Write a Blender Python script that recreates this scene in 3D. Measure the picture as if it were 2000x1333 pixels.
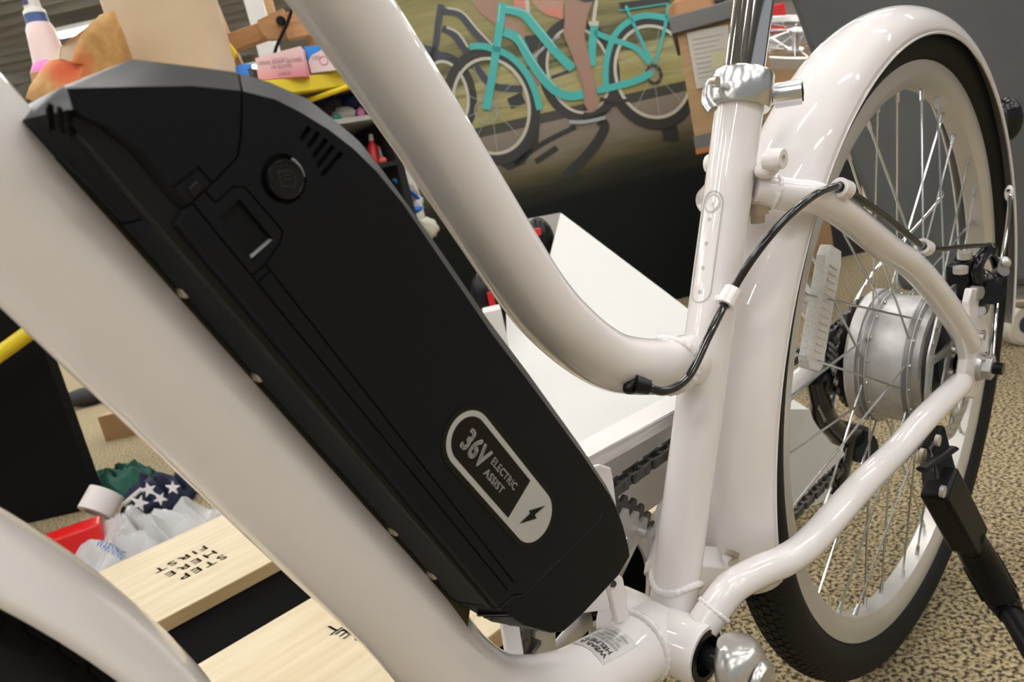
import bpy, bmesh, math, random
from mathutils import Vector, Matrix
random.seed(7)
for o in list(bpy.data.objects): bpy.data.objects.remove(o)
SC = bpy.context.scene
COL = SC.collection
# ------------------------------------------------------------------ camera
# bike frame: origin rear axle, X to the rear, Y to the drive side, Z up in the wheel plane
LEAN = 0.11851                      # the bike leans on its kickstand
HUBZ = 0.324
CAMB = Vector((-0.76455, -0.25867, 0.28103))
RGT = Vector((0.70455, -0.69626, -0.13724))
DWN = Vector((-0.29128, -0.10738, -0.95059))
FWD = Vector((0.64712, 0.70972, -0.27846))
F = 1444.0
RX = Matrix.Rotation(LEAN, 3, 'X')
def wb(v): return RX @ Vector(v) + Vector((0, 0, HUBZ))        # bike -> world
CAMW = wb(CAMB); RW = RX @ RGT; DW = RX @ DWN; FW = RX @ FWD
cam = bpy.data.cameras.new('camera'); camo = bpy.data.objects.new('camera', cam); COL.objects.link(camo)
m = Matrix((RW, -DW, -FW)).transposed().to_4x4(); m.translation = CAMW
camo.matrix_world = m
cam.sensor_width = 36.0; cam.sensor_fit = 'HORIZONTAL'; cam.lens = F / 2000 * 36; cam.clip_start = 0.01; cam.clip_end = 100
cam.dof.use_dof = True; cam.dof.focus_distance = 0.46; cam.dof.aperture_fstop = 16.0
SC.camera = camo
# ------------------------------------------------------------------ world, exposure
w = bpy.data.worlds.new('World'); SC.world = w; w.use_nodes = True
w.node_tree.nodes['Background'].inputs[0].default_value = (0.975, 0.985, 1.0, 1)
w.node_tree.nodes['Background'].inputs[1].default_value = 0.27
SC.view_settings.view_transform = 'Standard'; SC.view_settings.look = 'None'
SC.view_settings.gamma = 1.0; SC.view_settings.exposure = 0.26; SC.view_settings.use_curve_mapping = False
LAMP = 53.0                         # radiance of the ceiling strip lights
# store frame: u to the right along the back wall, d depth, h height, origin on the floor below the camera
E2 = Vector((FW.x, FW.y, 0)).normalized(); E1 = Vector((E2.y, -E2.x, 0)); UP = Vector((0, 0, 1))
ORG = Vector((CAMW.x, CAMW.y, 0))
def st(u, d, h): return ORG + E1 * u + E2 * d + UP * h
def rayw(px, py): return RW * ((px - 1000) / F) + DW * ((py - 666.5) / F) + FW
def sp(px, py, d):                  # place at depth d (store frame)
    r = rayw(px, py); return CAMW + r * (d / r.dot(E2))
def sf(px, py, h):                  # place at height h
    r = rayw(px, py); return CAMW + r * ((h - CAMW.z) / r.z)
def uh(v): v = v - ORG; return v.dot(E1), v.dot(E2), v.z
def bk(px, py, y):                  # place on the bike at lateral offset y (bike frame)
    r = RGT * ((px - 1000) / F) + DWN * ((py - 666.5) / F) + FWD
    return CAMB + r * ((y - CAMB.y) / r.y)
STORE = Matrix((E1, E2, UP)).transposed()
# ------------------------------------------------------------------ materials
MATS = {}
def mat(name, col, rough=0.5, metal=0.0, coat=0.0, spec=0.5, noise=None, bump=None, emis=None, trans=0.0, alpha=1.0, sheen=0, coord='Object', ior=1.5):
    """col: rgb or list of (pos, rgb) for a noise ramp; noise=(scale, detail, stretch xyz); bump=(scale,strength,dist)"""
    if name in MATS: return MATS[name]
    M = bpy.data.materials.new(name); M.use_nodes = True; nt = M.node_tree; N = nt.nodes; Lk = nt.links
    b = N['Principled BSDF']
    def setv(k, v):
        if k in b.inputs: b.inputs[k].default_value = v
    setv('Roughness', rough); setv('Metallic', metal); setv('Coat Weight', coat); setv('Coat Roughness', 0.02)
    setv('Specular IOR Level', spec); setv('Transmission Weight', trans); setv('Alpha', alpha); setv('IOR', ior)
    if sheen: setv('Sheen Weight', sheen)
    tc = N.new('ShaderNodeTexCoord')
    if noise:
        mp = N.new('ShaderNodeMapping'); mp.inputs['Scale'].default_value = noise[2] if len(noise) > 2 else (1, 1, 1)
        Lk.new(tc.outputs[coord], mp.inputs[0])
        n = N.new('ShaderNodeTexNoise'); n.inputs['Scale'].default_value = noise[0]; n.inputs['Detail'].default_value = noise[1]
        Lk.new(mp.outputs[0], n.inputs['Vector'])
        r = N.new('ShaderNodeValToRGB'); cr = r.color_ramp
        while len(cr.elements) < len(col): cr.elements.new(0.5)
        for e, (p, c) in zip(cr.elements, col): e.position = p; e.color = (*c, 1)
        Lk.new(n.outputs['Fac'], r.inputs[0]); Lk.new(r.outputs[0], b.inputs['Base Color'])
    else:
        setv('Base Color', (*col, 1))
    if bump:
        n2 = N.new('ShaderNodeTexNoise'); n2.inputs['Scale'].default_value = bump[0]; n2.inputs['Detail'].default_value = 3
        Lk.new(tc.outputs[coord], n2.inputs['Vector'])
        bp = N.new('ShaderNodeBump'); bp.inputs['Strength'].default_value = bump[1]; bp.inputs['Distance'].default_value = bump[2]
        Lk.new(n2.outputs['Fac'], bp.inputs['Height']); Lk.new(bp.outputs[0], b.inputs['Normal'])
    if emis:
        setv('Emission Color', (*emis[0], 1)); setv('Emission Strength', emis[1])
    MATS[name] = M; return M
PAINT = mat('pearl_white_paint', (0.85, 0.815, 0.805), 0.45, spec=0.3, coat=1.0)
PAINTW = mat('white_plastic', (0.82, 0.80, 0.79), 0.35)
BLK = mat('matte_black_plastic', (0.0065, 0.0075, 0.0100), 0.40, spec=0.16, bump=(2600, 0.10, 0.0004))
BLK2 = mat('black_plastic_smooth', (0.006, 0.006, 0.007), 0.3, spec=0.3)
GLOSSB = mat('gloss_black_metal', (0.005, 0.005, 0.006), 0.2, spec=0.4)
RUBBER = mat('tyre_rubber', (0.009, 0.009, 0.009), 0.62, spec=0.25, bump=(900, 0.15, 0.0006))
CHROME = mat('chrome', (0.80, 0.81, 0.83), 0.06, 1.0)
ALU = mat('brushed_aluminium', [(0.3, (0.56, 0.56, 0.55)), (0.7, (0.70, 0.70, 0.69))], 0.33, 0.75, noise=(30, 3))
RIMM = mat('silver_rim', (0.66, 0.64, 0.60), 0.38, 0.55)
STEEL = mat('spoke_steel', (0.62, 0.64, 0.65), 0.22, 0.9)
DKSTEEL = mat('dark_steel', (0.12, 0.115, 0.11), 0.35, 0.8)
BRASS = mat('brassy_bolt', (0.50, 0.45, 0.38), 0.3, 0.8)
CASTALU = mat('cast_aluminium', [(0.35, (0.50, 0.49, 0.48)), (0.65, (0.62, 0.61, 0.60))], 0.42, 0.5, noise=(60, 3))
SILVER = mat('silver_print', (0.46, 0.46, 0.44), 0.45)
LBLK = mat('label_black', (0.005, 0.005, 0.005), 0.4, spec=0.25)
GREYP = mat('pale_grey_print', (0.50, 0.485, 0.48), 0.4)
CABLE = mat('black_cable_housing', (0.008, 0.008, 0.009), 0.2, coat=0.5)
DECALW = mat('decal_clear', (0.80, 0.765, 0.75), 0.25, coat=0.5)
# ------------------------------------------------------------------ mesh helpers
class MB:
    def __init__(s): s.v = []; s.f = []; s.fm = []; s.cur = 0
    def add(s, vs, fs):
        o = len(s.v); s.v += [tuple(x) for x in vs]; s.f += [tuple(i + o for i in f) for f in fs]; s.fm += [s.cur] * len(fs); return s
    def box(s, c, size, rot=None):
        c = Vector(c); hx, hy, hz = [x / 2 for x in size]; vs = []
        for x in (-hx, hx):
            for y in (-hy, hy):
                for z in (-hz, hz):
                    p = Vector((x, y, z))
                    if rot is not None: p = rot @ p
                    vs.append(c + p)
        return s.add(vs, [(0, 1, 3, 2), (4, 6, 7, 5), (0, 4, 5, 1), (2, 3, 7, 6), (0, 2, 6, 4), (1, 5, 7, 3)])
    def hexa(s, lo, hi):            # two quads (4 points each)
        return s.add(list(lo) + list(hi), [(3, 2, 1, 0), (4, 5, 6, 7), (0, 1, 5, 4), (1, 2, 6, 5), (2, 3, 7, 6), (3, 0, 4, 7)])
    def tube(s, path, r, seg=16, caps=True, ell=None, upv=None, phase=0.0):
        P = [Vector(p) for p in path]; n = len(P)
        R = r if isinstance(r, (list, tuple)) else [r] * n
        T = []
        for i in range(n):
            a = P[max(i - 1, 0)]; b = P[min(i + 1, n - 1)]
            T.append((b - a).normalized())
        nrm = Vector(upv) if upv is not None else Vector((0, 1, 0))
        if abs(nrm.dot(T[0])) > 0.95: nrm = Vector((1, 0, 0)) if abs(T[0].x) < 0.9 else Vector((0, 0, 1))
        vs = []; fs = []
        for i in range(n):
            nrm = (nrm - T[i] * nrm.dot(T[i])).normalized(); bn = T[i].cross(nrm)
            ea, eb = ell if ell else (1, 1)
            for k in range(seg):
                t = 2 * math.pi * k / seg + phase
                vs.append(P[i] + nrm * (math.cos(t) * R[i] * ea) + bn * (math.sin(t) * R[i] * eb))
        for i in range(n - 1):
            for k in range(seg):
                k2 = (k + 1) % seg
                fs.append((i * seg + k, i * seg + k2, (i + 1) * seg + k2, (i + 1) * seg + k))
        if caps:
            fs.append(tuple(range(seg - 1, -1, -1))); fs.append(tuple((n - 1) * seg + k for k in range(seg)))
        return s.add(vs, fs)
    def cyl(s, a, b, r, seg=20, r2=None): return s.tube([a, b], [r, r if r2 is None else r2], seg)
    def lathe(s, prof, origin, axis, seg=48, closed=False, a0=0.0, a1=2 * math.pi):
        """prof: (t along axis, r)"""
        o = Vector(origin); ax = Vector(axis).normalized()
        n = Vector((1, 0, 0)) if abs(ax.x) < 0.9 else Vector((0, 0, 1)); n = (n - ax * n.dot(ax)).normalized(); b = ax.cross(n)
        full = abs(a1 - a0 - 2 * math.pi) < 1e-6; cnt = seg if full else seg + 1
        vs = []; m_ = len(prof)
        for k in range(cnt):
            t = a0 + (a1 - a0) * k / seg
            d = n * math.cos(t) + b * math.sin(t)
            for (tt, r) in prof: vs.append(o + ax * tt + d * r)
        fs = []
        for k in range(seg):
            k2 = (k + 1) % cnt
            for j in range(m_ if closed else m_ - 1):
                j2 = (j + 1) % m_
                fs.append((k * m_ + j, k2 * m_ + j, k2 * m_ + j2, k * m_ + j2))
        return s.add(vs, fs)
    def prism(s, pts, dirv):        # planar polygon (3d points) extruded by dirv
        P = [Vector(p) for p in pts]; d = Vector(dirv); n = len(P)
        fs = [tuple(range(n - 1, -1, -1)), tuple(range(n, 2 * n))]
        for i in range(n):
            j = (i + 1) % n; fs.append((i, j, n + j, n + i))
        return s.add(P + [p + d for p in P], fs)
    def loft(s, loops, cap=True):
        n = len(loops[0]); vs = []; fs = []
        for L in loops: vs += [Vector(p) for p in L]
        for i in range(len(loops) - 1):
            for k in range(n):
                k2 = (k + 1) % n; fs.append((i * n + k, i * n + k2, (i + 1) * n + k2, (i + 1) * n + k))
        if cap: fs.append(tuple(range(n - 1, -1, -1))); fs.append(tuple((len(loops) - 1) * n + k for k in range(n)))
        return s.add(vs, fs)
    def sphere(s, c, r, seg=16, rings=10, scale=(1, 1, 1), rot=None):
        vs = []; fs = []; c = Vector(c)
        for i in range(rings + 1):
            ph = math.pi * i / rings
            for k in range(seg):
                t = 2 * math.pi * k / seg
                p = Vector((r * scale[0] * math.sin(ph) * math.cos(t), r * scale[1] * math.sin(ph) * math.sin(t), r * scale[2] * math.cos(ph)))
                if rot is not None: p = rot @ p
                vs.append(c + p)
        for i in range(rings):
            for k in range(seg):
                k2 = (k + 1) % seg; fs.append((i * seg + k, (i + 1) * seg + k, (i + 1) * seg + k2, i * seg + k2))
        return s.add(vs, fs)
    def grid(s, fn, nu, nv, thick=None):
        vs = [Vector(fn(i / nu, j / nv)) for i in range(nu + 1) for j in range(nv + 1)]
        fs = [(i * (nv + 1) + j, (i + 1) * (nv + 1) + j, (i + 1) * (nv + 1) + j + 1, i * (nv + 1) + j + 1) for i in range(nu) for j in range(nv)]
        return s.add(vs, fs)
    def mesh(s, name, smooth=False, angle=40, fix=True):
        me = bpy.data.meshes.new(name); me.from_pydata(s.v, [], s.f)
        if len(set(s.fm)) > 1:
            for p, i in zip(me.polygons, s.fm): p.material_index = i
        if fix:
            bm = bmesh.new(); bm.from_mesh(me); bmesh.ops.remove_doubles(bm, verts=bm.verts, dist=1e-6)
            bmesh.ops.recalc_face_normals(bm, faces=bm.faces); bm.to_mesh(me); bm.free()
        if smooth:
            me.polygons.foreach_set('use_smooth', [True] * len(me.polygons))
            try: me.set_sharp_from_angle(angle=math.radians(angle))
            except Exception: pass
        me.update(); return me
    def build(s, name, mt, parent=None, smooth=True, bevel=None, angle=40, solid=None, label=None):
        me = s.mesh(name, smooth, angle)
        for x in (mt if isinstance(mt, (list, tuple)) else [mt]): me.materials.append(x)
        return link(name, me, parent, bevel, solid, label)
def link(name, me, parent=None, bevel=None, solid=None, label=None):
    o = bpy.data.objects.new(name, me); COL.objects.link(o)
    if parent: o.parent = parent
    if solid:
        md = o.modifiers.new('thick', 'SOLIDIFY'); md.thickness = solid; md.offset = 0
    if bevel:
        md = o.modifiers.new('bevel', 'BEVEL'); md.width = bevel; md.segments = 2; md.limit_method = 'ANGLE'; md.angle_limit = math.radians(35)
    if label: o['label'] = label
    return o
def tag(o, label, cat, group=None, kind=None):
    o['label'] = label
    if cat: o['category'] = cat
    if group: o['group'] = group
    if kind: o['kind'] = kind
    return o
def struct(o, label=None):
    o['kind'] = 'structure'
    if label: o['label'] = label
    return o
def thing(name, label, cat, group=None, loc=(0, 0, 0)):
    e = bpy.data.objects.new(name, None); COL.objects.link(e); e.location = loc; e.empty_display_size = 0.05
    return tag(e, label, cat, group)
def smoothpath(P, n=8):
    P = [Vector(p) for p in P]; out = []
    for i in range(len(P) - 1):
        p0 = P[max(i - 1, 0)]; p1 = P[i]; p2 = P[i + 1]; p3 = P[min(i + 2, len(P) - 1)]
        for k in range(n):
            t = k / n
            out.append(0.5 * ((2 * p1) + (p2 - p0) * t + (2 * p0 - 5 * p1 + 4 * p2 - p3) * t * t + (3 * p1 - p0 - 3 * p2 + p3) * t ** 3))
    out.append(P[-1]); return out
def textmesh(txt, size=1.0, sx=1.0, align='LEFT', extr=0.0, spacing=1.0):
    c = bpy.data.curves.new('t', 'FONT'); c.body = txt; c.size = size; c.align_x = align; c.extrude = extr; c.resolution_u = 3; c.space_character = spacing
    o = bpy.data.objects.new('t', c); COL.objects.link(o)
    dg = bpy.context.evaluated_depsgraph_get(); e = o.evaluated_get(dg); me = e.to_mesh()
    vs = [(v.co.x * sx, v.co.y, v.co.z) for v in me.vertices]; fs = [tuple(p.vertices) for p in me.polygons]
    e.to_mesh_clear(); bpy.data.objects.remove(o); bpy.data.curves.remove(c)
    return vs, fs
def cutmesh(me, cutters, name):
    """boolean-subtract a list of MB from a mesh, returning the finished mesh"""
    o = bpy.data.objects.new('tmp', me); COL.objects.link(o); tmp = []
    for c in cutters:
        co = bpy.data.objects.new('tmpc', c.mesh('c')); COL.objects.link(co); tmp.append(co)
        md = o.modifiers.new('b', 'BOOLEAN'); md.operation = 'DIFFERENCE'; md.object = co; md.solver = 'EXACT'
    dg = bpy.context.evaluated_depsgraph_get(); dg.update()
    out = bpy.data.meshes.new_from_object(o.evaluated_get(dg)); out.name = name
    for x in tmp + [o]: bpy.data.objects.remove(x)
    return out
def shade(me, angle=35):
    me.polygons.foreach_set('use_smooth', [True] * len(me.polygons))
    me.set_sharp_from_angle(angle=math.radians(angle)); return me
# ================================================================== THE SETTING
CARPET = mat('loop_carpet', [(0.36, (0.045, 0.036, 0.022)), (0.45, (0.20, 0.155, 0.085)), (0.53, (0.40, 0.315, 0.175)), (0.68, (0.52, 0.43, 0.26))], 0.95, noise=(190, 1.5), bump=(190, 0.8, 0.006))
fl_ = MB().add([st(-14, -6, 0), st(12, -6, 0), st(12, 18, 0), st(-14, 18, 0)], [(0, 1, 2, 3)]).build('floor', CARPET, None, smooth=False)
struct(fl_, 'tan and black speckled loop carpet')
CEIL = mat('grey_deck', (0.16, 0.16, 0.155), 0.7)
CH = 3.5
c_ = MB()
N_ = 150
P = []
for k in range(N_ + 1):
    d = -6 + 24 * k / N_; P.append((d, CH + (0.05 if k % 2 else 0)))
c_.add([st(-14, d, h) for d, h in P] + [st(12, d, h) for d, h in P], [(k, k + 1, N_ + 2 + k, N_ + 1 + k) for k in range(N_)])
struct(c_.build('ceiling', CEIL, None, smooth=False), 'dark corrugated metal ceiling deck')
wl = MB().box(st(-1, 17.5, 1.75), (26, .1, 3.5), STORE).build('wall_back', mat('far_wall', (.45, .43, .40), .8), None, smooth=False); struct(wl, 'far store wall')
EM = mat('fluorescent_tube', (1, 1, 1), .5, emis=((1.0, 0.98, 0.95), LAMP))
HOUS = mat('light_housing', (.75, .75, .73), .5)
hb = MB().box((0, 0, .035), (1.22, .16, .05)).mesh('housing'); hb.materials.append(HOUS)
tbm = MB().tube([(-.6, 0, 0), (.6, 0, 0)], .042, 10, ell=(1.0, .7)).mesh('tube', True); tbm.materials.append(EM)
for i in range(11):
    for j in range(6):
        u = -6.6 + 2.4 * j + (.6 if i % 2 else 0); d = -3.2 + 1.75 * i
        e = thing('strip_light', 'fluorescent strip light fixed under the dark ceiling deck', 'light', 'ceiling strip lights', st(u, d, CH - .12)); e.rotation_euler = (0, 0, math.atan2(E1.y, E1.x))
        link('housing', hb, e); link('fluorescent_tube', tbm, e)
# ================================================================== BACKGROUND OF THE SHOP
def sbox(b, u0, u1, d0, d1, h0, h1):
    return b.hexa([st(u0, d0, h0), st(u1, d0, h0), st(u1, d1, h0), st(u0, d1, h0)], [st(u0, d0, h1), st(u1, d0, h1), st(u1, d1, h1), st(u0, d1, h1)])
# ---- mural panel with its printed picture (flat print on a real panel)
MD = 3.0
def zp(x, y): return (780 + x / 3.571, y / 3.571)
def m_(px, py, lay=0): return sp(px, py, MD - .0008 * (lay + 1))
ul = uh(sp(838, 455, MD))[0]; ur = uh(sp(1395, 120, 3.0))[0]
mural = sbox(MB(), ul, ur, MD, MD + .03, 0, 2.3).build('mural_panel', mat('mural_dark_print', (.010, .011, .010), .6, spec=.15), None, smooth=False)
tag(mural, 'large dark wall mural printed with cyclists riding teal and navy bikes', 'mural')
def grad(name, z0, z1, stops, nscale=None, amt=.25):
    M = bpy.data.materials.new(name); M.use_nodes = True; nt = M.node_tree; N = nt.nodes; b = N['Principled BSDF']; b.inputs['Roughness'].default_value = .6; b.inputs['Specular IOR Level'].default_value = .15
    tc = N.new('ShaderNodeTexCoord'); sx = N.new('ShaderNodeSeparateXYZ'); nt.links.new(tc.outputs['Object'], sx.inputs[0])
    mr = N.new('ShaderNodeMapRange'); mr.inputs[1].default_value = z0; mr.inputs[2].default_value = z1; nt.links.new(sx.outputs[2], mr.inputs[0])
    src = mr.outputs[0]
    if nscale:
        mp = N.new('ShaderNodeMapping'); mp.inputs['Scale'].default_value = nscale; nt.links.new(tc.outputs['Object'], mp.inputs[0])
        n = N.new('ShaderNodeTexNoise'); n.inputs['Scale'].default_value = 1; n.inputs['Detail'].default_value = 5; nt.links.new(mp.outputs[0], n.inputs['Vector'])
        ma = N.new('ShaderNodeMath'); ma.operation = 'MULTIPLY_ADD'; ma.inputs[1].default_value = amt * 2; nt.links.new(n.outputs['Fac'], ma.inputs[0])
        sb = N.new('ShaderNodeMath'); sb.operation = 'SUBTRACT'; sb.inputs[1].default_value = amt; nt.links.new(mr.outputs[0], sb.inputs[0]); nt.links.new(sb.outputs[0], ma.inputs[2]); src = ma.outputs[0]
    r = N.new('ShaderNodeValToRGB'); cr = r.color_ramp
    while len(cr.elements) < len(stops): cr.elements.new(.5)
    for e, (p, c) in zip(cr.elements, stops): e.position = p; e.color = (*c, 1)
    nt.links.new(src, r.inputs[0]); nt.links.new(r.outputs[0], b.inputs['Base Color']); return M
hz = lambda px, py: uh(m_(px, py))[2]
h_road0 = hz(1100, 420); h_road1 = hz(1100, 232); h_curb = hz(1100, 212); h_top = 2.28
ROADM = grad('printed_road', h_road0, h_road1, [(0, (.010, .011, .010)), (.12, (.010, .011, .010)), (.38, (.035, .034, .022)), (.55, (.11, .095, .05)), (.72, (.20, .17, .13)), (1, (.24, .20, .16))], (3, 3, 22), .16)
GRASSM = grad('printed_grass', h_curb, h_curb + .75, [(0, (.30, .26, .10)), (.15, (.40, .36, .17)), (.3, (.10, .10, .055)), (.5, (.30, .27, .13)), (.72, (.20, .18, .08)), (1, (.34, .30, .17))], (2.5, 2.5, 26), .3)
def mrect(h0, h1, mt, nm, lay): 
    MB().add([st(ul, MD - .0008 * (lay + 1), h0), st(ur, MD - .0008 * (lay + 1), h0), st(ur, MD - .0008 * (lay + 1), h1), st(ul, MD - .0008 * (lay + 1), h1)], [(0, 1, 2, 3)]).build(nm, mt, mural, smooth=False)
mrect(h_road0, h_road1, ROADM, 'printed_road', 0); mrect(h_curb, h_top, GRASSM, 'printed_grass', 0)
mrect(h_road1, h_curb, mat('print_curb', (.045, .045, .035), .5), 'printed_curb', 0)
def stroke(P, wd, lay, mt, nm='printed_shape', n=5, closed=False):
    P = [Vector((x, y, 0)) for x, y in [zp(*p) for p in P]]
    if n > 1 and len(P) > 2: P = smoothpath(P, n)
    wd = wd / 3.571; L = []; Rr = []
    for i in range(len(P)):
        t = (P[min(i + 1, len(P) - 1)] - P[max(i - 1, 0)]).normalized(); nn = Vector((-t.y, t.x, 0)) * wd / 2
        L.append(m_(P[i].x + nn.x, P[i].y + nn.y, lay)); Rr.append(m_(P[i].x - nn.x, P[i].y - nn.y, lay))
    n_ = len(P); b = MB().add(L + Rr, [(i, i + 1, n_ + i + 1, n_ + i) for i in range(n_ - 1)]); return b.build(nm, mt, mural, smooth=False)
def poly(P, lay, mt, nm='printed_shape'):
    MB().add([m_(*zp(*p), lay) for p in P], [tuple(range(len(P)))]).build(nm, mt, mural, smooth=False)
def ering(c, a, b_, wd, lay, mt, nm='printed_wheel', a0=0, a1=360):
    rl = math.radians(-13); n = 60; P = []
    for k in range(n + 1):
        t = math.radians(a0 + (a1 - a0) * k / n); x = a * math.cos(t); y = b_ * math.sin(t)
        P.append((c[0] + x * math.cos(rl) - y * math.sin(rl), c[1] + x * math.sin(rl) + y * math.cos(rl)))
    stroke(P, wd, lay, mt, nm, n=1)
TEAL = mat('print_teal', (.055, .40, .37), .5); TEAL2 = mat('print_teal_light', (.22, .56, .52), .5); NAVY = mat('print_navy', (.045, .05, .065), .5); PWHT = mat('print_pale', (.52, .50, .42), .5)
PBLK = mat('print_black', (.03, .028, .026), .5); SKIN = mat('print_skin', (.32, .185, .135), .5); SKIN2 = mat('print_skin_light', (.42, .24, .17), .5); PRED = mat('print_red', (.55, .20, .15), .5); PSH = mat('print_shade', (.022, .024, .022), .5); PGR = mat('print_grey', (.33, .36, .36), .5); PDT = mat('print_greenish', (.20, .20, .13), .5)
# far, navy bike
ering((330, 660), 175, 270, 62, 1, PBLK); ering((330, 660), 145, 235, 20, 2, PWHT)
stroke([(290, 30), (270, 170), (250, 330), (215, 420)], 44, 3, NAVY); stroke([(300, 75), (420, 100), (520, 220), (640, 350)], 46, 3, NAVY); stroke([(330, 55), (440, 85), (545, 205), (655, 320)], 12, 4, PWHT)
stroke([(300, 195), (380, 240), (460, 350), (560, 500), (660, 600), (860, 620)], 46, 3, NAVY); stroke([(330, 190), (410, 230), (480, 330)], 14, 4, PWHT)
poly([(160, 310), (250, 330), (300, 370), (390, 400), (260, 420), (200, 390)], 3, NAVY)
ering((1250, 490), 250, 340, 66, 1, PBLK); ering((1250, 490), 215, 300, 18, 2, PWHT); stroke([(900, 440), (1040, 300), (1120, 250)], 20, 2, PGR); stroke([(1060, 540), (1200, 490)], 22, 2, NAVY)
poly([(500, 0), (690, 0), (740, 110), (830, 170), (900, 235), (860, 270), (700, 190), (560, 90)], 3, SKIN); poly([(800, 0), (880, 0), (900, 90), (850, 140), (800, 60)], 3, PRED); poly([(920, 0), (1150, 0), (1140, 130), (1030, 110), (960, 60)], 3, SKIN2); poly([(1010, 60), (1130, 50), (1140, 135), (1050, 110)], 4, PRED)
poly([(870, 250), (990, 240), (960, 350), (900, 380)], 3, PBLK); stroke([(900, 400), (950, 520), (970, 600)], 40, 2, SKIN); poly([(750, 690), (850, 640), (880, 720), (780, 760)], 2, PBLK); stroke([(890, 0), (900, 90)], 26, 4, PWHT)
# near, teal bike
ering((640, 740), 305, 385, 62, 5, PBLK); ering((640, 740), 262, 335, 22, 6, PWHT)
ering((1770, 500), 305, 372, 68, 5, PBLK); ering((1770, 500), 262, 322, 22, 6, PWHT)
ering((605, 775), 78, 86, 8, 6, PGR); ering((1775, 520), 50, 62, 22, 6, PBLK)
for k in range(0, 360, 40):
    t = math.radians(k); stroke([(640, 740), (640 + 250 * math.cos(t), 740 + 320 * math.sin(t))], 4, 6, PGR, 'printed_spoke', 1); stroke([(1770, 500), (1770 + 250 * math.cos(t), 500 + 310 * math.sin(t))], 4, 6, PGR, 'printed_spoke', 1)
stroke([(720, 20), (705, 150), (685, 280), (650, 520), (605, 765)], 56, 8, TEAL); stroke([(700, 30), (690, 150)], 10, 9, TEAL2)
stroke([(730, 60), (860, 95), (940, 180), (1080, 350), (1210, 480)], 62, 7, TEAL); stroke([(740, 45), (880, 80), (960, 165), (1095, 330)], 12, 9, TEAL2)
stroke([(730, 220), (830, 275), (900, 400), (1000, 545), (1090, 635), (1190, 672), (1285, 655)], 62, 7, TEAL); stroke([(830, 245), (910, 370), (1005, 510), (1090, 600)], 12, 9, TEAL2)
stroke([(1380, 632), (1560, 590), (1680, 550), (1760, 505)], 50, 7, TEAL); stroke([(1360, 180), (1345, 330), (1345, 460)], 54, 7, TEAL); stroke([(1360, 225), (1480, 275), (1650, 335), (1745, 440)], 40, 7, TEAL)
stroke([(490, 325), (600, 325), (760, 385), (870, 490), (940, 620), (980, 765)], 46, 8, TEAL); stroke([(1440, 610), (1445, 420), (1500, 250), (1600, 150), (1720, 108), (1890, 130)], 42, 8, TEAL)
stroke([(1580, 40), (1640, 180), (1760, 430)], 22, 8, TEAL); stroke([(1875, 30), (1850, 200), (1785, 440)], 22, 8, TEAL); poly([(1530, 20), (1890, -30), (1885, 20), (1560, 75)], 7, PBLK); stroke([(1530, 75), (1880, 22)], 10, 8, TEAL); stroke([(1375, 0), (1352, 170)], 26, 8, PWHT); poly([(1315, 150), (1390, 145), (1390, 180), (1325, 180)], 9, PWHT)
poly([(1160, 0), (1350, 0), (1310, 120), (1290, 250), (1330, 420), (1365, 600), (1400, 720), (1330, 790), (1290, 730), (1280, 590), (1210, 400), (1145, 240)], 10, SKIN); poly([(1240, 0), (1370, -10), (1360, 10), (1290, 18)], 11, NAVY)
poly([(1285, 780), (1350, 790), (1420, 745), (1500, 725), (1470, 770), (1300, 830)], 11, PBLK); stroke([(1185, 850), (1300, 850), (1435, 820)], 26, 11, PGR); stroke([(1400, 690), (1500, 705), (1600, 700)], 24, 7, PBLK)
# printed shadows on the road
stroke([(800, 1150), (1000, 1000), (1230, 885)], 34, 2, PSH); stroke([(1400, 840), (1430, 900), (1330, 1060), (1160, 1230)], 70, 2, PSH); stroke([(950, 1130), (1100, 1030)], 40, 2, PSH); stroke([(1880, 890), (1895, 940), (1895, 985)], 110, 2, PSH); poly([(700, 1150), (800, 1110), (900, 950), (980, 860), (970, 1000), (870, 1140), (760, 1190)], 2, PSH)
# ---- workbench
WOOD = mat('tan_bench_wood', [(.35, (.42, .26, .12)), (.65, (.50, .32, .16))], .5, noise=(6, 4, (1, 1, 8)))
GREYB = mat('grey_edge_band', (.16, .155, .15), .5)
BDp = 2.3
bc0 = sp(1314, 48, BDp); bh1 = bc0.z; bh0 = sp(1366, 298, BDp).z; BO_ = Vector((bc0.x, bc0.y, 0))
ba = math.radians(-17); b1 = E1 * math.cos(ba) + E2 * math.sin(ba); b2 = E1 * -math.sin(ba) + E2 * math.cos(ba)
BROT = Matrix((b1, b2, UP)).transposed()
def bbox(a0, a1, d0, d1, h0, h1): return MB().hexa([BO_ + b1 * a + b2 * d + UP * h0 for a, d in ((a0, d0), (a1, d0), (a1, d1), (a0, d1))], [BO_ + b1 * a + b2 * d + UP * h1 for a, d in ((a0, d0), (a1, d0), (a1, d1), (a0, d1))])
BW = .25
bench = bbox(.008, BW, 0, .5, bh0 + .05, bh1 - .03).build('workbench', WOOD, None, smooth=False)
tag(bench, 'tan wooden workbench cabinet with grey edges and a notice taped on', 'workbench')
bbox(-.008, BW + .02, -.02, .52, bh1 - .03, bh1 + .02).build('bench_top', GREYB, bench, smooth=False, bevel=.004)
bbox(.004, BW, -.004, .5, bh0 + .012, bh0 + .05).build('bench_trim', GREYB, bench, smooth=False)
bbox(.004, BW, -.004, .5, bh0 - .004, bh0 + .012).build('bench_edge_strip', mat('orange_strip', (.50, .17, .04), .5), bench, smooth=False)
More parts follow.
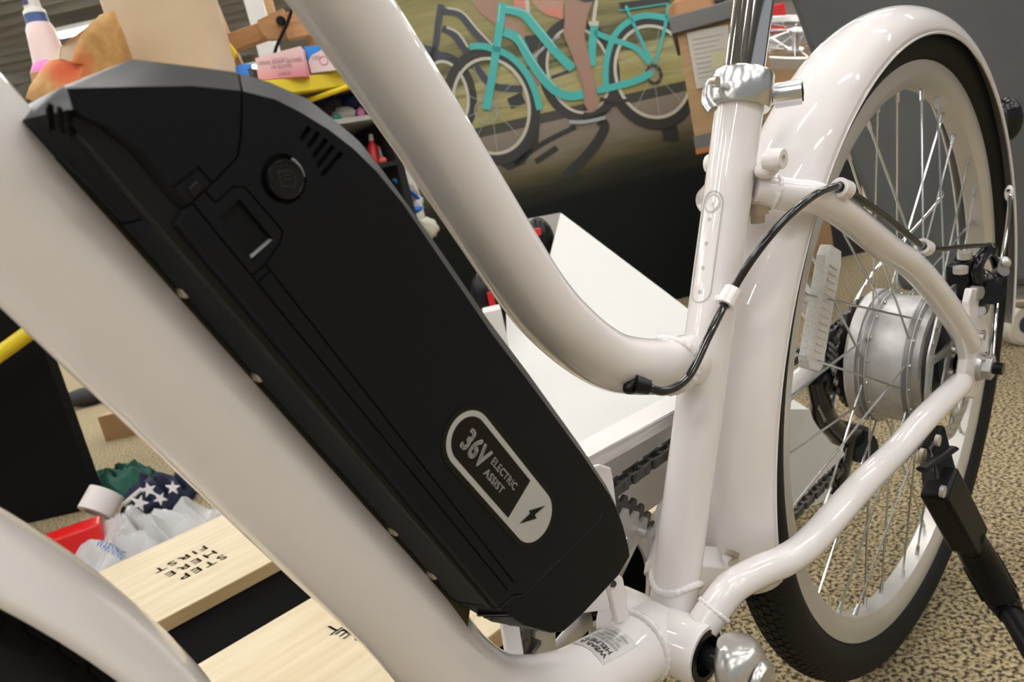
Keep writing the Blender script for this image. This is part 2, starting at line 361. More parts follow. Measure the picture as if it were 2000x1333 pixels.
for du in (.03, BW - .09):
    for dd in (.03, .40): bbox(du, du + .06, dd, dd + .06, 0, bh0 - .004).build('bench_leg', mat('red_brown_leg', (.045, .018, .012), .5), bench, smooth=False)
def onbench(px, py, off=0):
    r = rayw(px, py); return CAMW + r * ((BO_ - b2 * off - CAMW).dot(b2) / r.dot(b2))
NOTE = mat('notice_paper', (.62, .59, .52), .6)
n0 = [onbench(*p, .006) for p in ((1341, 63), (1422, 48), (1432, 158), (1360, 174))]
note = MB().prism(n0, b2 * .0015).build('paper_notice', NOTE, bench, smooth=False)
def lerp4(u, v): return n0[0].lerp(n0[1], u).lerp(n0[3].lerp(n0[2], u), v)
for k in range(9):
    v = .14 + k * .085; a = [lerp4(.1, v), lerp4(.85 - .1 * (k % 3), v), lerp4(.85 - .1 * (k % 3), v + .02), lerp4(.1, v + .02)]
    MB().add([p - b2 * .001 for p in a], [(0, 1, 2, 3)]).build('printed_line', mat('print_line_grey', (.42, .40, .37), .6), note, smooth=False)
MB().add([lerp4(u, v) - b2 * .0012 for u, v in ((.5, .42), (.95, .42), (.95, .72), (.5, .72))], [(0, 1, 2, 3)]).build('highlight_patch', mat('print_yellow_patch', (.62, .60, .36), .6), note, smooth=False)
# on the bench
c = BO_ + b1 * .06 + b2 * .10 + UP * (bh1 + .048)
tag(MB().box(c, (.12, .10, .056), BROT @ Matrix.Rotation(.3, 3, 'Z')).build('wood_block', mat('orange_wood', (.52, .27, .12), .5), None, smooth=False, bevel=.012), 'rounded orange-tan wood block on the workbench corner', 'block')
def bp2(a, d, h): return BO_ + b1 * a + b2 * d + UP * (bh1 + h)
cl_ = MB().tube(smoothpath([bp2(.14, .06, .032), bp2(.155, .07, .06), bp2(.215, .08, .05), bp2(.225, .08, .032)], 5), .012, 10)
tag(cl_.build('hand_clamp', GLOSSB, None), 'small black clamp on the workbench behind the seat post', 'clamp')
# ---- spare wheel on a truing stand with cartons behind
WC = sp(1556, 78, 3.2); nW = (UP * .90 - E2 * .42 + E1 * .10).normalized()
sw = thing('spare_wheel', 'silver spoked spare wheel held in the truing stand behind the seat post', 'wheel', None, WC)
RWm = MB().lathe([(-.020, .338), (-.020, .318), (0, .308), (.020, .318), (.020, .338)], (0, 0, 0), nW, 72, closed=True).build('rim', mat('bright_rim', (.80, .78, .74), .25, .5), sw)
aX = E1 - nW * E1.dot(nW); aX.normalize(); aY = nW.cross(aX)
MB().tube([nW * -.045, nW * .045], [.015, .015], 16).lathe([(-.042, .015), (-.042, .034), (-.034, .034), (-.034, .015)], (0, 0, 0), nW, 24).lathe([(.042, .015), (.042, .034), (.034, .034), (.034, .015)], (0, 0, 0), nW, 24).build('hub', ALU, sw)
for k in range(28):
    t = 2 * math.pi * k / 28; t2 = t + (.45 if k % 4 < 2 else -.45); s_ = 1 if k % 2 else -1
    MB().tube([nW * (.038 * s_) + (aX * math.cos(t2) + aY * math.sin(t2)) * .030, (aX * math.cos(t) + aY * math.sin(t)) * .311], .0022, 6).build('spoke', STEEL, sw)
wu, wd_, wh = uh(WC)
shelfh = wh - .36
ts = sbox(MB(), wu - .08, wu + .08, wd_ - .02, wd_ + .14, shelfh, shelfh + .02)
ts.tube([st(wu, wd_ + .03, shelfh + .01), st(wu - .0, wd_ + .03, wh - .05)], .010, 12)
tst = ts.build('truing_stand', mat('stand_grey', (.35, .34, .33), .4, .5), None); tag(tst, 'grey upright stand under the spare wheel', 'stand')
KRAFT = mat('kraft_cardboard', [(.4, (.36, .21, .095)), (.6, (.42, .25, .12))], .75, noise=(4, 3)); KRAFT2 = mat('kraft_cardboard_pale', (.46, .29, .15), .75)
cr_ = sbox(MB(), wu - .42, wu + .14, wd_ - .10, wd_ + .75, .0, shelfh)
tag(cr_.build('tool_cart', mat('dark_cart', (.02, .02, .02), .5), None, smooth=False), 'black low cart behind the seat tube carrying cartons', 'cart')
cu0 = uh(sp(1470, 190, 2.34))[0]
cA = sbox(MB(), wu - .40, wu + .22, wd_ + .38, wd_ + .72, shelfh, wh + .02); tag(cA.build('cardboard_carton', KRAFT, None, smooth=False, bevel=.004), 'brown cardboard carton standing behind the spare wheel', 'carton')
cB = sbox(MB(), wu - .36, wu - .12, wd_ - .34, wd_ - .12, 0, uh(sp(1520, 255, 2.9))[2]); tag(cB.build('cardboard_carton', KRAFT2, None, smooth=False, bevel=.004), 'low brown carton leaning in front of the black cart', 'carton')
rdb = sbox(MB(), wu - .35, wu + .10, wd_ + .42, wd_ + .68, wh + .02, wh + .10); tag(rdb.build('white_box', mat('white_card', (.70, .69, .67), .6), None, smooth=False), 'white flat box under the red tray on the carton', 'box')
rd2 = sbox(MB(), wu - .38, wu + .15, wd_ + .40, wd_ + .70, wh + .10, wh + .22); tag(rd2.build('red_tray', mat('red_plastic', (.62, .01, .015), .35), None, smooth=False, bevel=.006), 'bright red tray at the top edge behind the seat post', 'tray')
# ---- grey wheeled bin at the right
BIN = mat('dark_grey_bin', [(.4, (.088, .092, .095)), (.6, (.105, .109, .112))], .45, noise=(5, 3), bump=(500, .08, .001))
def binloop(x0, x1, y0, y1, z): return [Vector((x0, y0, z)), Vector((x1, y0, z)), Vector((x1, y1, z)), Vector((x0, y1, z))]
bn_ = thing('wheeled_bin', 'large dark grey plastic bin on casters behind the rear wheel', 'bin', None, (1.4, 0, 0))
def bl(*a): return [p - Vector((1.4, 0, 0)) for p in binloop(*a)]
MB().loft([bl(1.10, 1.75, -.62, .40, .13), bl(1.06, 1.80, -.68, .50, .62), bl(1.03, 1.84, -.72, .56, .95)]).build('bin_body', BIN, bn_, smooth=False, bevel=.02)
MB().loft([bl(.985, 1.88, -.77, .61, .95), bl(.985, 1.88, -.77, .61, 1.06)]).build('bin_rim', BIN, bn_, smooth=False, bevel=.012)
MB().loft([bl(1.12, 1.72, -.58, .36, .10), bl(1.12, 1.72, -.58, .36, .13)]).build('bin_base', GREYB, bn_, smooth=False)
CASTW = mat('caster_wheel', (.62, .57, .48), .5)
for (x, y) in ((1.10, .155), (1.65, -.5), (1.65, .28)):
    cc = Vector((x - 1.4, y, .048)); w_ = MB().lathe([(-.014, .018), (-.016, .040), (-.010, .048), (.010, .048), (.016, .040), (.014, .018)], cc, (.55, .83, 0), 30, closed=True).build('caster_wheel', CASTW, bn_)
    MB().lathe([(-.017, .0), (-.017, .020), (.017, .020), (.017, 0)], cc, (.55, .83, 0), 20).build('caster_hub', mat('caster_hub', (.03, .035, .06), .4), bn_)
    MB().box(cc + Vector((.012, .008, .05)), (.07, .05, .022)).build('caster_fork', mat('caster_plate', (.30, .26, .20), .4, .5), bn_, bevel=.006)
# dark clutter beyond the wheel
tp = sf(1648, 466, 0); hu, hd, _ = uh(tp)
for k in range(2):
    o = MB().lathe([(.022 * math.cos(2 * math.pi * j / 12), .30 + .022 * math.sin(2 * math.pi * j / 12)) for j in range(12)], st(hu + .20 + .10 * k, hd + .1 + .22 * k, .322), (E2 + E1 * (.15) + UP * .02), 48, closed=True).build('bicycle_tyre', RUBBER, None)
    tag(o, ['black tyre standing on the floor behind the rear wheel spokes', 'second black tyre further back beside the grey bin'][k], 'tyre', None)
# ---- yellow-beam rack at the left
HB = .95
ra_ = sf(75, 212, HB); rb_ = sf(670, 141, HB); r1 = (rb_ - ra_).normalized(); r2 = Vector((-r1.y, r1.x, 0))
YEL = mat('yellow_rack_paint', (.80, .62, .02), .4)
rack = thing('storage_rack', 'yellow-beamed storage rack crowded with shop supplies', 'rack', None, (ra_.x, ra_.y, 0))
def rk(a, b, h): return Vector((0, 0, 0)) + r1 * a + r2 * b + UP * h       # relative to the rack
def rkw(a, b, h): return Vector((ra_.x, ra_.y, 0)) + rk(a, b, h)
def rbox(a0, a1, b0, b1, h0, h1): return MB().hexa([rk(a0, b0, h0), rk(a1, b0, h0), rk(a1, b1, h0), rk(a0, b1, h0)], [rk(a0, b0, h1), rk(a1, b0, h1), rk(a1, b1, h1), rk(a0, b1, h1)])
rbox(-.25, .76, -.012, .018, HB - .036, HB).build('front_beam', YEL, rack, smooth=False, bevel=.003)
rbox(-.25, .76, .50, .53, HB - .036, HB).build('rear_beam', YEL, rack, smooth=False, bevel=.003)
rbox(-.25, .76, .018, .50, HB - .020, HB - .004).build('shelf_board', mat('rack_board', (.30, .25, .18), .7), rack, smooth=False)
for a in (.32,):
    for b in (.02, .50): rbox(a, a + .03, b, b + .03, 0, HB - .02).build('rack_post', YEL, rack, smooth=False)
p0, p1 = sf(598, 198, .90), sf(700, 163, .90); o0 = Vector((ra_.x, ra_.y, 0))
MB().tube([p0 - o0, p1 - o0], .0065, 8).build('cross_beam', YEL, rack)
DARKB = mat('dark_shelf', (.02, .019, .018), .7, spec=.2)
rbox(.38, .78, .56, .575, 0, HB - .02).build('back_panel', DARKB, rack, smooth=False); rbox(.76, .78, .03, .56, 0, HB - .04).build('side_panel', DARKB, rack, smooth=False)
# lower shelves seen between battery and top tube
def onrack(px, py, b):   # point on the vertical plane at rack depth b
    n = r2; P0 = rkw(0, b, 0); r = rayw(px, py); return CAMW + r * ((P0 - CAMW).dot(n) / r.dot(n))
def ab(v): v = v - o0; return v.dot(r1), v.dot(r2), v.z
h1_ = onrack(690, 243, .15).z; h2_ = onrack(745, 326, .15).z; h3_ = onrack(812, 418, .15).z; h4_ = onrack(835, 470, .15).z
for hh, mt in ((h1_, mat('pale_shelf', (.45, .44, .42), .5)), (h2_, DARKB), (h3_, DARKB), (h4_, DARKB)):
    rbox(.38, .76, .02, .55, hh - .012, hh).build('shelf_board', mt, rack, smooth=False)
def lump(px, py, b, w_, h_, base, mt, name, label, cat, seed, dd=.6):
    c = onrack(px, py, b); a = ab(c)[0]; bm = bmesh.new(); bmesh.ops.create_icosphere(bm, subdivisions=3, radius=1)
    rnd = random.Random(seed); ph = [rnd.uniform(0, 6) for _ in range(6)]
    for v in bm.verts:
        n = v.co.copy(); k = 1 + .16 * math.sin(n.x * 4 + ph[0]) * math.sin(n.y * 5 + ph[1]) + .10 * math.sin(n.z * 9 + ph[2] + n.x * 6)
        v.co = Vector(rkw(a, b, base + h_ / 2)) + r1 * (n.x * k * w_ / 2) + r2 * (n.y * k * w_ * dd / 2) + UP * (max(n.z * k, -1) * h_ / 2)
    me = bpy.data.meshes.new(name); bm.to_mesh(me); bm.free(); me.polygons.foreach_set('use_smooth', [True] * len(me.polygons)); me.materials.append(mt); return tag(link(name, me), label, cat)
C_ = lambda n, c, r=.7: mat(n, c, r)
lump(640, 218, .12, .075, .085, h1_, C_('black_nylon', (.012, .012, .012), .5), 'black_pouch', 'black pouch on the rack below the yellow beam', 'pouch', 1)
lump(690, 205, .20, .12, .11, h1_, C_('navy_cloth', (.012, .02, .085)), 'navy_jacket', 'navy folded garment on the rack beside the top tube', 'clothing', 2)
lump(676, 238, .10, .075, .040, h1_, C_('white_crumple', (.62, .58, .54)), 'crumpled_wrap', 'crumpled white wrap lying at the rack edge under the navy garment', 'wrapping', 3)
lump(657, 226, .07, .022, .022, h1_, C_('teal_tag', (.02, .33, .24), .4), 'teal_tag', 'small teal tag beside the black pouch', 'tag', 4)
lump(704, 219, .08, .022, .03, h1_, C_('pink_tag', (.75, .25, .45), .4), 'pink_tag', 'small pink tag in front of the navy garment', 'tag', 5)
def bottle(px, py, b, r, h, base, mt, capm, label):
    c = onrack(px, py, b); a = ab(c)[0]; e = thing('supply_bottle', label, 'bottle', None, rkw(a, b, base))
    MB().lathe([(0, 0), (0, r), (h * .62, r), (h * .78, r * .45), (h * .80, r * .45), (h * .80, 0)], (0, 0, 0), (.12, 0, 1), 20).build('bottle_body', mt, e)
    MB().lathe([(h * .80, 0), (h * .80, r * .5), (h, r * .4), (h, 0)], (0, 0, 0), (.12, 0, 1), 16).build('bottle_cap', capm, e)
REDP = mat('red_bottle', (.62, .02, .02), .35); WHP = mat('white_bottle', (.75, .73, .70), .35)
bottle(727, 300, .10, .014, .085, h2_, REDP, WHP, 'red bottle leaning on the rack next to the battery edge')
bottle(744, 300, .12, .012, .075, h2_, WHP, WHP, 'small white bottle beside the red bottle on the rack')
lump(749, 318, .06, .022, .018, h2_, C_('coral_plastic', (.75, .13, .10), .4), 'coral_cap', 'coral cap lying in front of the white bottle', 'cap', 6)
lump(778, 352, .10, .085, .055, h3_ + .03, C_('grubby_cloth', (.30, .24, .21)), 'shop_rag', 'grubby white and brown shop rag hanging over the rack shelf', 'rag', 7)
lump(800, 400, .12, .075, .06, h3_, C_('white_bag_blue', (.62, .68, .74), .4), 'white_pack', 'white and pale blue plastic pack on the lower rack shelf', 'package', 8)
st0, st1 = onrack(768, 350, .06), onrack(818, 388, .06)
tag(MB().tube([st0, st0.lerp(st1, .5) + UP * .003, st1], .008, 10, ell=(1, .5)).build('blue_strap', C_('blue_plastic', (.02, .20, .72), .35), None), 'bright blue strap draped over the white plastic pack', 'strap')
lump(808, 412, .06, .05, .022, h3_, C_('blue_wrap', (.02, .14, .60), .4), 'blue_wrapper', 'blue wrapper under the white plastic pack', 'wrapper', 9)
lump(832, 448, .10, .07, .065, h4_, C_('cream_cloth', (.66, .62, .52)), 'cream_bag', 'cream bag at the bottom of the rack by the mural edge', 'bag', 10)
# kraft paper roll
KP = mat('kraft_paper', [(.4, (.55, .42, .28)), (.6, (.60, .46, .31))], .7, noise=(5, 4))
rc = sp(330, 60, 1.98); rr = 100 * 1.98 / F * .96
rol = thing('paper_roll', 'tall roll of tan kraft paper standing on the rack behind the battery', 'paper roll', None, (rc.x, rc.y, HB))
MB().lathe([(0, .03), (0, rr), (.62, rr), (.62, .03)], (0, 0, 0), (0, 0, 1), 64, closed=True).build('roll_body', KP, rol)
MB().lathe([(0, .026), (0, .03), (.622, .03), (.622, .026)], (0, 0, 0), (0, 0, 1), 24, closed=True).build('roll_core', KRAFT, rol)
# torn brown sheet with a red stain
def stainmat():
    M = mat('brown_paper', [(.35, (.50, .27, .085)), (.65, (.62, .37, .15))], .7, noise=(38, 4)); nt = M.node_tree; N = nt.nodes; b = N['Principled BSDF']
    src = b.inputs['Base Color'].links[0].from_socket; tc = N.new('ShaderNodeTexCoord'); d = N.new('ShaderNodeVectorMath'); d.operation = 'DISTANCE'; d.inputs[1].default_value = sp(133, 132, 1.72)
    n = N.new('ShaderNodeTexNoise'); n.inputs['Scale'].default_value = 18; nt.links.new(tc.outputs['Object'], n.inputs['Vector']); nt.links.new(tc.outputs['Object'], d.inputs[0])
    ad = N.new('ShaderNodeMath'); ad.operation = 'MULTIPLY_ADD'; ad.inputs[1].default_value = .05; nt.links.new(n.outputs['Fac'], ad.inputs[0]); nt.links.new(d.outputs['Value'], ad.inputs[2])
    r = N.new('ShaderNodeMapRange'); r.inputs[1].default_value = .045; r.inputs[2].default_value = .085; r.inputs[3].default_value = .85; r.inputs[4].default_value = 0; nt.links.new(ad.outputs[0], r.inputs[0])
    mx = N.new('ShaderNodeMixRGB'); mx.inputs[2].default_value = (.70, .085, .035, 1); nt.links.new(r.outputs[0], mx.inputs[0]); nt.links.new(src, mx.inputs[1]); nt.links.new(mx.outputs[0], b.inputs['Base Color']); return M
TP = [(50, 192), (58, 168), (78, 140), (95, 119), (116, 115), (121, 121), (130, 123), (141, 119), (146, 98), (160, 66), (180, 42), (200, 27), (222, 20), (240, 60), (258, 112), (250, 160), (190, 190), (140, 200), (88, 207)]
def tpd(x): return 1.70 + .10 * max(0, (x - 150) / 130) + .05 * ((x - 150) / 120) ** 2
b = MB(); n = len(TP); cx, cy = 165, 125
ring_ = [sp(x, y, tpd(x)) for x, y in TP]; mid_ = [sp(cx + (x - cx) * .5, cy + (y - cy) * .5, tpd(cx + (x - cx) * .5)) for x, y in TP]
b.add(ring_ + mid_ + [sp(cx, cy, tpd(cx))], [(i, (i + 1) % n, n + (i + 1) % n, n + i) for i in range(n)] + [(n + i, n + (i + 1) % n, 2 * n) for i in range(n)])
tag(b.build('torn_paper', stainmat(), None, solid=.0012), 'torn orange-brown paper sheet with a red stain beside the paper roll', 'paper')
CP = [(88, 125), (118, 92), (150, 66), (178, 46), (196, 28), (240, 60), (200, 160), (110, 180)]
b = MB().add([sp(x, y, tpd(x) + .035) for x, y in CP], [tuple(range(len(CP)))]); tag(b.build('cream_paper', mat('cream_paper', (.78, .70, .55), .7), None, smooth=False, solid=.0012), 'cream paper sheet showing behind the torn brown sheet', 'paper')
# pink bottle on a carton
bc = sp(108, 148, 1.86); bh = bc.z
bxs = ab(bc); cb_ = rbox(bxs[0] - .05, bxs[0] + .07, bxs[1] - .05, bxs[1] + .06, HB, bh); o = cb_.build('small_carton', KRAFT2, None, smooth=False); o.location = o0; tag(o, 'small carton hidden behind the torn paper carrying the pink bottle', 'carton')
pb = thing('pink_bottle', 'pale pink bottle with a blue collar and white cap against the ceiling', 'bottle', None, (bc.x, bc.y, bh))
PINK = mat('pink_translucent', (.86, .66, .66), .35); MAG = mat('magenta_plastic', (.85, .22, .62), .35)
sc_ = 1.86 / F
MB().lathe([(0, 0), (0, 36 * sc_), (10 * sc_, 37 * sc_), (22 * sc_, 30 * sc_)], (0, 0, 0), (0, 0, 1), 28).build('bottle_base', MAG, pb)
MB().lathe([(20 * sc_, 29 * sc_), (60 * sc_, 25 * sc_), (82 * sc_, 23 * sc_), (90 * sc_, 19 * sc_)], (0, 0, 0), (0, 0, 1), 28).build('bottle_body', PINK, pb)
MB().lathe([(88 * sc_, 19 * sc_), (108 * sc_, 18 * sc_)], (0, 0, 0), (0, 0, 1), 28).build('bottle_collar', mat('collar_blue', (.05, .10, .30), .4), pb)
MB().lathe([(106 * sc_, 19 * sc_), (112 * sc_, 18 * sc_), (116 * sc_, 14 * sc_), (150 * sc_, 12 * sc_), (150 * sc_, 0)], (0, 0, 0), (0, 0, 1), 28).build('bottle_cap', WHP, pb)
MB().box(Vector((0, 0, 126 * sc_)) - E2 * 13.2 * sc_ - E1 * 3 * sc_, (9 * sc_, 3 * sc_, 9 * sc_), STORE).build('cap_window', mat('violet_dark', (.07, .04, .16), .4), pb)
# glove boxes
def carton_px(q4, d, depth, mt, name, label, cat):
    P = [sp(*p, d) for p in q4]; return tag(MB().prism(P, E2 * depth).build(name, mt, None, smooth=False), label, cat), P
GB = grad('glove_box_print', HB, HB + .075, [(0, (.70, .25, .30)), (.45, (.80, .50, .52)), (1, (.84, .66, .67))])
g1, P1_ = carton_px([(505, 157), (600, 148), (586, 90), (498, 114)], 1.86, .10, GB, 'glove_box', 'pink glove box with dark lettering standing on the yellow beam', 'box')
g2, P2_ = carton_px([(608, 143), (700, 130), (690, 82), (595, 91)], 1.90, .10, mat('glove_box_pale', (.82, .68, .69), .5), 'glove_box', 'pale pink glove box with blue corner, half behind the top tube', 'box')
def qtext(P, txt, u, v, size, mt, parent, sx=1):
    ex = (P[1] - P[0]); W_ = ex.length; ex.normalize(); ey = (P[3] - P[0]); H_ = ey.length; ey.normalize(); vs, fs = textmesh(txt, size, sx, 'CENTER')
    MB().add([P[0] + ex * (u * W_ + x) + ey * (v * H_ + y) - E2 * .0008 for x, y, _ in vs], fs).build('box_lettering', mt, parent, smooth=False)
BINK = mat('brownish_ink', (.22, .10, .11), .6); BINK2 = mat('faint_ink', (.50, .33, .35), .6)
qtext(P1_, 'VINYL EXAM GLOVES', .5, .66, .0125, BINK, g1, .85); qtext(P1_, '100 GLOVES', .5, .45, .011, BINK, g1, .85); qtext(P1_, 'powder free', .5, .34, .006, BINK2, g1); qtext(P1_, 'LARGE', .55, .12, .010, BINK, g1); qtext(P1_, 'NON-STERILE', .5, .84, .006, BINK2, g1)
qtext(P2_, '100', .17, .45, .014, BINK, g2); 
MB().tube([P2_[0].lerp(P2_[1], .32).lerp(P2_[3].lerp(P2_[2], .32), .40) + (E1 * math.cos(t) + UP * math.sin(t)) * .010 - E2 * .001 for t in [k * math.pi / 10 for k in range(21)]], .0012, 5).build('printed_ring', mat('pink_ink', (.70, .22, .26), .5), g2)
MB().add([P2_[3] - E2 * .001, P2_[3].lerp(P2_[2], .55) - E2 * .001, P2_[3].lerp(P2_[0], .35) + E1 * .012 - E2 * .001, P2_[3].lerp(P2_[0], .55) - E2 * .001], [(0, 1, 2, 3)]).build('printed_corner', mat('print_blue', (.02, .26, .80), .4), g2, smooth=False)
rl_ = thing('blue_canister', 'blue canister with a black band left of the pink glove boxes', 'canister', None, onrack(481, 150, .10))
rl_.location.z = HB
MB().lathe([(0, 0), (0, .022), (.02, .023), (.062, .020), (.066, 0)], (0, 0, 0), (0, 0, 1), 24).build('canister_body', C_('blue_plastic', (.02, .20, .72), .35), rl_)
MB().lathe([(.0, .0236), (.05, .0226)], (.006, -.002, 0), (.1, 0, 1), 24).build('canister_band', mat('dark_band', (.05, .05, .05), .5), rl_)
# timber frame and strap above the shelf
OAK = mat('timber_orange', [(.35, (.40, .20, .08)), (.65, (.52, .28, .12))], .55, noise=(9, 4, (1, 1, 6)))
def bar(p, qv, t, w_, mt, name, parent): 
    d = (qv - p).normalized(); s_ = d.cross(E2).normalized(); r_ = Matrix((d, s_, E2)).transposed(); return MB().box((p + qv) / 2, ((qv - p).length, w_, t), r_).build(name, mt, parent, smooth=False, bevel=.003)
tfr = thing('timber_jig', 'orange timber jig of bolted bars standing on the rack', 'jig')
DJ = 2.12
bar(sp(432, 92, DJ), sp(610, 28, DJ), .03, .045, OAK, 'long_bar', tfr)
MB().prism([sp(*p, DJ - .03) for p in ((502, 40), (552, 16), (562, 60), (548, 74), (522, 76), (508, 62))], E2 * .03).build('gusset', OAK, tfr, smooth=False)
bar(sp(560, 62, DJ - .02), sp(604, 54, DJ - .02), .03, .045, OAK, 'short_bar', tfr)
bar(sp(416, 10, DJ + .02), sp(446, 84, DJ + .02), .03, .025, OAK, 'upright_bar', tfr); bar(sp(518, -20, DJ + .05), sp(532, 30, DJ + .05), .03, .02, mat('pale_timber', (.62, .40, .20), .6), 'pale_upright', tfr)
bar(sp(445, 88, DJ + .03), sp(475, 150, DJ + .03), .03, .03, OAK, 'leg', tfr); bar(sp(604, 58, DJ + .03), sp(640, 148, DJ + .03), .03, .03, OAK, 'leg', tfr)
MB().tube([sp(547, 40, DJ - .032), sp(549, 41, DJ - .06)], .012, 14).build('black_knob', GLOSSB, tfr)
tag(MB().tube(smoothpath([sp(572, 8, DJ - .08), sp(565, 35, DJ - .08), sp(552, 65, DJ - .08), sp(538, 98, DJ - .08), sp(536, 130, DJ - .08)], 6), .0045, 8).build('black_strap', BLK2, None), 'black strap hanging down in front of the timber jig', 'strap')
yh = MB().prism([sp(*p, 2.0) for p in ((436, 80), (446, 82), (462, 103), (455, 114), (452, 128), (444, 124))], E2 * .02); tag(yh.build('yellow_clamp', mat('yellow_plastic', (.82, .60, .02), .4), None, smooth=False, bevel=.003), 'yellow clamp handle hooked on the jig beside the paper roll', 'clamp')
pst = sbox(MB(), uh(sp(484, 30, 4.2))[0], uh(sp(520, 30, 4.2))[0], 4.2, 4.32, 0, 3.5); struct(pst.build('trim_1', mat('white_column', (.62, .60, .57), .6), None, smooth=False), 'pale store column')
# ---- black cabinet and yellow bar at the left
cabn = sbox(MB(), -2.4, -1.19, 1.93, 1.97, 0, .80); tag(cabn.build('black_cabinet', mat('matte_black_panel', (.004, .004, .004), .7, spec=.12), None, smooth=False), 'matte black cabinet standing on the carpet behind the down tube', 'cabinet')
yb0, yb1 = sp(-200, 838, 1.84), sp(95, 622, 1.84)
ybo = thing('yellow_rail', 'round yellow rail crossing in front of the black cabinet', 'rail')
MB().tube([yb0, yb1], .0195, 20).build('rail_tube', YEL, ybo); MB().tube([yb1, yb1 + E2 * .09], .014, 16).tube([yb0, yb0 + E2 * .09], .014, 16).build('rail_bracket', YEL, ybo)
# ---- plank platform beside the bike
PLY = mat('birch_ply', [(.35, (.57, .47, .30)), (.65, (.65, .55, .38))], .5, noise=(5, 5, (1.5, 14, 14))); PLYE = mat('ply_edge', [(.4, (.48, .33, .15)), (.6, (.56, .40, .20))], .6, noise=(40, 3, (.3, 1, 1)))
PH_ = .16
plat = thing('display_platform', 'low display platform of two pale plywood planks over a black base', 'platform', None, (-.35, .6, 0))
def wbox(x0, x1, y0, y1, z0, z1): return MB().hexa([Vector((x0 + .35, y0 - .6, z0)), Vector((x1 + .35, y0 - .6, z0)), Vector((x1 + .35, y1 - .6, z0)), Vector((x0 + .35, y1 - .6, z0))], [Vector((x0 + .35, y0 - .6, z1)), Vector((x1 + .35, y0 - .6, z1)), Vector((x1 + .35, y1 - .6, z1)), Vector((x0 + .35, y1 - .6, z1))])
for (y0, y1) in ((.682, .956), (.262, .527)):
    pk = wbox(-1.2, .17, y0, y1, PH_ - .018, PH_).build('plank', PLY, plat, smooth=False)
    wbox(-1.2, .171, y0 - .0006, y1 + .0006, PH_ - .0175, PH_ - .0012).build('plank_edge', PLYE, pk, smooth=False)
wbox(-1.19, .16, .29, .94, 0, PH_ - .0185).build('platform_base', mat('platform_black', (.002, .002, .002), .8, spec=.05), plat, smooth=False)
INKB = mat('burnt_lettering', (.10, .07, .04), .6); INKG = mat('grey_lettering', (.42, .40, .38), .6)
def ptext(txt, x, y, size, mt, k):
    vs, fs = textmesh(txt, size, 1.0, spacing=1.25); vv = []; f2 = []
    for dx, dy in ((0, 0), (.0009, 0), (0, .0009)):
        o = len(vv); vv += [(v[0] + dx, v[1] + dy) for v in vs]; f2 += [tuple(i + o for i in f) for f in fs]
    MB().add([Vector((x - vx + .35, y - vy - .6, PH_ + .0004)) for vx, vy in vv], f2).build('plank_lettering', mt, plat, smooth=False)
for k, (t, px, py) in enumerate((('STEP', 437, 1083), ('HERE', 419, 1074.5), ('FIRST', 401, 1065.5))):
    p = sf(px, py, PH_); ptext(t, p.x, p.y, .0275, INKB, k)
for k, (t, px, py) in enumerate((('STEP', 654, 1262), ('HERE', 638, 1250), ('FIRST', 622, 1237))):
    p = sf(px, py, PH_); ptext(t, p.x + .084, p.y, .0275, INKG, k)
# ---- white cartons beyond the seat tube
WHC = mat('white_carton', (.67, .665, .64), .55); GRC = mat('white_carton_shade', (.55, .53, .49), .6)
bu_a = uh(sp(940, 606, 1.30))
boxB = sbox(MB(), bu_a[0], bu_a[0] + .034, 1.30, 1.36, PH_, uh(sp(965, 606, 1.30))[2])
tag(boxB.build('white_carton', WHC, None, smooth=False, bevel=.002), 'narrow white carton on the planks beside the battery, left of the slanted board', 'carton')
A_ = sp(1095, 415, 1.62); B_ = sf(1140, 872, PH_ + .013); C3 = sf(1210, 855.5, PH_ + .013); nn_ = (B_ - A_).cross(C3 - A_).normalized()
if nn_.dot(E2) < 0: nn_ = -nn_
def onpl(px, py): r = rayw(px, py); return CAMW + r * ((A_ - CAMW).dot(nn_) / r.dot(nn_))
fl2 = MB().prism([onpl(*p) for p in ((1095, 415), (1340, 600), (1425, 664), (1425, 803), (1210, 855), (1140, 872), (1070, 889), (990, 690), (988, 612), (1072, 505))], nn_ * .012)
flap = fl2.build('white_board', WHC, None, smooth=False, bevel=.001); tag(flap, 'large slanted white board leaning back on the plywood plank behind the seat tube', 'board')
side = MB().prism([sp(985, 436, 1.66), sp(1094, 416, 1.66), sp(1110, 500, 1.66), sp(1150, 690, 1.66), sp(1150, 690, 1.66) - UP * sp(1150, 690, 1.66).z, sp(985, 436, 1.66) - UP * sp(985, 436, 1.66).z], E2 * .006); tag(side.build('shaded_card', GRC, None, smooth=False), 'upright white card with shade painted in grey, next to the slanted white board', 'card')  # shaded carton wall, its shade put into the grey colour
bag = MB().sphere(sp(1056, 470, 1.59), .042, 18, 12, (.75, .7, 1.2)); tag(bag.build('black_bag', BLK2, None), 'rounded black bag tucked beside the slanted white board', 'bag')
rs = MB().box(sp(1046, 454, 1.545), (.022, .006, .016), STORE); tag(rs.build('red_label', REDP, None, smooth=False, bevel=.002), 'small red label on the black bag', 'label')
rb2 = sbox(MB(), uh(sp(955, 590, 1.47))[0], uh(sp(967, 590, 1.47))[0], 1.45, 1.52, uh(sp(960, 607, 1.14))[2] * 0 + .16, uh(sp(968, 568, 1.47))[2]); tag(rb2.build('red_box', mat('red_plastic', (.62, .01, .015), .35), None, smooth=False), 'red box behind the white carton beside the battery', 'box')
bb2 = MB().sphere(sp(948, 585, 1.50), .035, 14, 10, (.8, .8, 1.6)); tag(bb2.build('black_pouch', BLK2, None), 'black pouch between the red box and the battery edge', 'pouch')
cw = [sf(1500, 1026, 0), sf(1652, 960, 0)]
